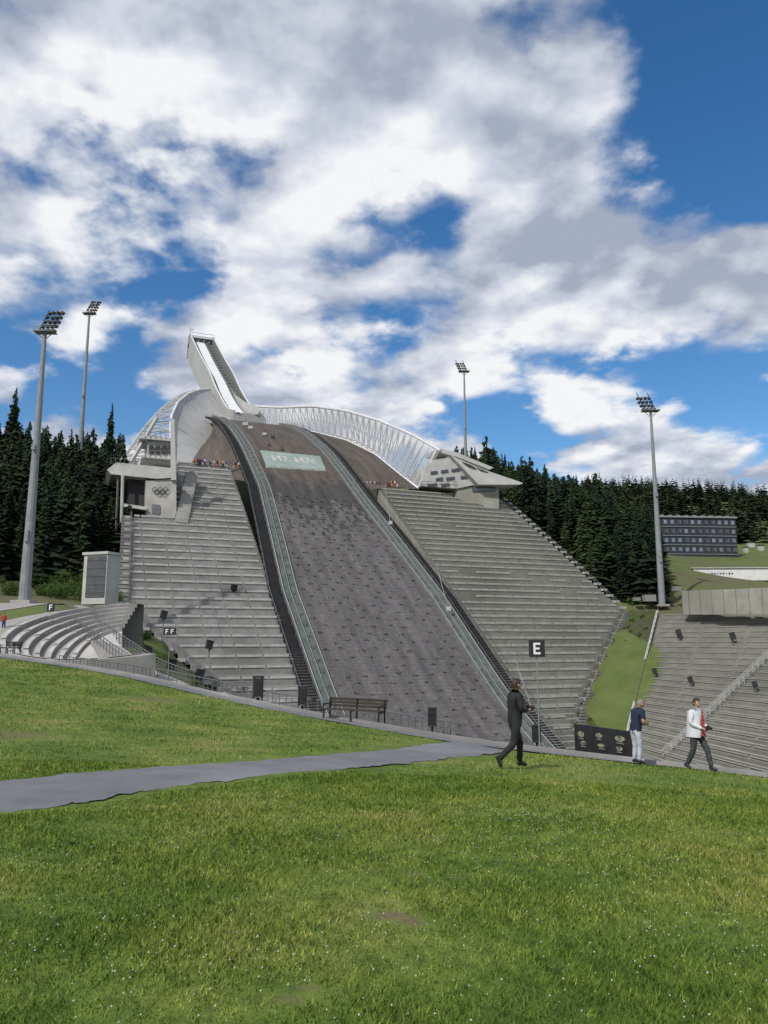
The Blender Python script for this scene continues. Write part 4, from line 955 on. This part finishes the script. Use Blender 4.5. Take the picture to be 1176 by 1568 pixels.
octv=np.array([(1,0,0),(-.5,.87,0),(-.5,-.87,0),(0,0,.8),(0,0,-.6)]); octf=np.array([(0,1,3),(1,2,3),(2,0,3),(1,0,4),(2,1,4),(0,2,4)])
for i in range(2100):
    if i<1200: c=cent[rng.integers(len(cent))]; x_=c.x+rng.normal(0,.55); y_=c.y+rng.normal(0,.5)
    else: y_=rng.uniform(3,19); x_=rng.uniform(-.55,.55)*y_
    if np.min(np.hypot(pc[:,0]-x_,pc[:,1]-y_)-pc[:,2])<.1 or y_<2.5: continue
    s_=rng.uniform(.003,.0085)*(1+.03*y_); z_=lz(x_,y_)+.03+.01*rng.uniform()
    Vs.append(octv*s_+np.array((x_,y_,z_))); Fs.append(octf+5*k_); k_+=1
np_obj('clover_flowers',np.concatenate(Vs),np.concatenate(Fs),[mat('clover_white',(.55,.56,.46),(.42,.43,.34),.8,5)])
# ---------------------------------------------------------------- world
w=bpy.data.worlds.new('World'); scene.world=w; w.use_nodes=True; nt=w.node_tree; n=nt.nodes; l=nt.links; n.clear()
SUN=Vector((-.60,-.80,0)).normalized(); EL=math.radians(44); sd=Vector((SUN.x*math.cos(EL),SUN.y*math.cos(EL),math.sin(EL)))
out=n.new('ShaderNodeOutputWorld'); bg=n.new('ShaderNodeBackground'); bg.inputs[1].default_value=.10; l.new(bg.outputs[0],out.inputs[0])
sky=n.new('ShaderNodeTexSky'); sky.sky_type='NISHITA'; sky.sun_disc=False; sky.sun_elevation=EL; sky.sun_rotation=math.atan2(SUN.x,SUN.y)%(2*math.pi); sky.air_density=1.0; sky.dust_density=.4; sky.ozone_density=2.5
hs=n.new('ShaderNodeHueSaturation'); hs.inputs['Saturation'].default_value=1.3; hs.inputs['Value'].default_value=1.3; l.new(sky.outputs[0],hs.inputs['Color'])
tc_=n.new('ShaderNodeTexCoord'); sx=n.new('ShaderNodeSeparateXYZ'); l.new(tc_.outputs['Generated'],sx.inputs[0])
def mth(op,a,b=None,c=None,clamp=False):
    m=n.new('ShaderNodeMath'); m.operation=op; m.use_clamp=clamp
    for i,q_ in enumerate((a,b,c)):
        if q_ is None: continue
        if isinstance(q_,(int,float)): m.inputs[i].default_value=q_
        else: l.new(q_,m.inputs[i])
    return m.outputs[0]
zc=mth('ADD',mth('MAXIMUM',sx.outputs[2],0.0),.22); px=mth('DIVIDE',sx.outputs[0],zc); py=mth('DIVIDE',sx.outputs[1],zc)
cb=n.new('ShaderNodeCombineXYZ'); l.new(px,cb.inputs[0]); l.new(py,cb.inputs[1])
def wn(scale,det,rough,dist,off):
    mp=n.new('ShaderNodeMapping'); mp.inputs['Location'].default_value=off; l.new(cb.outputs[0],mp.inputs[0])
    q_=n.new('ShaderNodeTexNoise'); q_.inputs['Scale'].default_value=scale; q_.inputs['Detail'].default_value=det; q_.inputs['Roughness'].default_value=rough; q_.inputs['Distortion'].default_value=dist; l.new(mp.outputs[0],q_.inputs[0]); return q_.outputs[0]
nA=wn(3.4,8,.52,.05,(3.1,1.7,0)); nA2=wn(3.4,5,.52,.05,(3.1+.03,1.7+.055,0)); nB=wn(9,5,.55,.1,(7,2,0))
# cumulus cells
mpv=n.new('ShaderNodeMapping'); l.new(cb.outputs[0],mpv.inputs[0]); 
vadd=n.new('ShaderNodeVectorMath'); vadd.operation='MULTIPLY_ADD'; cmb=n.new('ShaderNodeCombineXYZ'); l.new(nB,cmb.inputs[0]); l.new(nA,cmb.inputs[1]); l.new(cmb.outputs[0],vadd.inputs[0]); vadd.inputs[1].default_value=(.25,.3,0); l.new(cb.outputs[0],vadd.inputs[2])
vo=n.new('ShaderNodeTexVoronoi'); vo.feature='SMOOTH_F1'; vo.inputs['Scale'].default_value=7.5; vo.inputs['Smoothness'].default_value=.6; l.new(vadd.outputs[0],vo.inputs['Vector'])
cell=mth('SUBTRACT',.95,vo.outputs['Distance'])
den0=mth('ADD',mth('MULTIPLY',nA,.68),mth('MULTIPLY',nB,.16)); den0=mth('ADD',den0,mth('MULTIPLY',cell,.15)); den=mth('ADD',den0,.035)
def lobe(u,v,rad,amp):
    sharp=2.0/((rad/1170.)**2)
    d=W(u,v,100).normalized(); vm=n.new('ShaderNodeVectorMath'); vm.operation='DOT_PRODUCT'; vm.inputs[1].default_value=d; l.new(tc_.outputs['Generated'],vm.inputs[0])
    return mth('MULTIPLY',mth('EXPONENT',mth('MULTIPLY',mth('SUBTRACT',vm.outputs['Value'],1.0),sharp)),amp)
lobes=[(1150,60,170,-.24),(1110,170,100,-.18),(1165,250,60,-.20),(1000,640,210,-.13),(800,620,120,-.10),(1130,640,120,-.16),(600,560,70,-.10),(470,530,60,-.07),(260,300,80,-.10),(90,270,70,-.09),(250,400,80,-.07),(680,355,70,-.12),(30,560,90,-.14),(190,600,80,-.12),
 (600,500,60,-.08),(880,640,45,.22),(540,590,110,.12),(985,712,70,.32),(10,600,40,.2),(600,120,320,.07),(950,320,220,.06),(1050,480,180,.09),(120,420,120,.05),(760,540,120,.06),(1090,706,60,.22),(300,80,200,.03)]
for q_ in lobes: den=mth('ADD',den,lobe(*q_))
mr=n.new('ShaderNodeMapRange'); mr.interpolation_type='SMOOTHSTEP'; mr.inputs[1].default_value=.425; mr.inputs[2].default_value=.545; l.new(den,mr.inputs[0])
nC=wn(2.0,5,.5,.0,(1,9,0)); sh=mth('ADD',mth('MULTIPLY',nC,.75),mth('MULTIPLY',den,.25)); sh=mth('ADD',sh,mth('MULTIPLY',mth('SUBTRACT',nA2,nA),1.1)); sh=mth('ADD',sh,mth('MULTIPLY',mth('SUBTRACT',.5,cell),.12))
cr=n.new('ShaderNodeValToRGB'); e=cr.color_ramp.elements; e[0].position=.41; e[0].color=(9.1,9.2,9.4,1); e[1].position=.66; e[1].color=(3.7,4.2,5.3,1); k2=e.new(.52); k2.color=(6.4,6.8,7.7,1); l.new(sh,cr.inputs[0])
mx=n.new('ShaderNodeMix'); mx.data_type='RGBA'; l.new(mr.outputs[0],mx.inputs[0]); l.new(hs.outputs[0],mx.inputs[6]); l.new(cr.outputs[0],mx.inputs[7]); l.new(mx.outputs[2],bg.inputs[0])
ld=bpy.data.lights.new('sun','SUN'); ld.energy=3.4; ld.angle=math.radians(.6); ld.color=(1,.95,.88); so=bpy.data.objects.new('sun',ld); scene.collection.objects.link(so); so.rotation_euler=sd.to_track_quat('Z','Y').to_euler()
cd=bpy.data.cameras.new('camera'); cd.sensor_fit='HORIZONTAL'; cd.sensor_width=36; cd.lens=36*F/1176; cd.clip_end=20000; cd.clip_start=.1
co=bpy.data.objects.new('camera',cd); scene.collection.objects.link(co); co.rotation_euler=(math.pi/2+PITCH,0,0); scene.camera=co
scene.view_settings.view_transform='Standard'; scene.view_settings.look='None'; scene.view_settings.exposure=0
print('objs',len(bpy.data.objects))
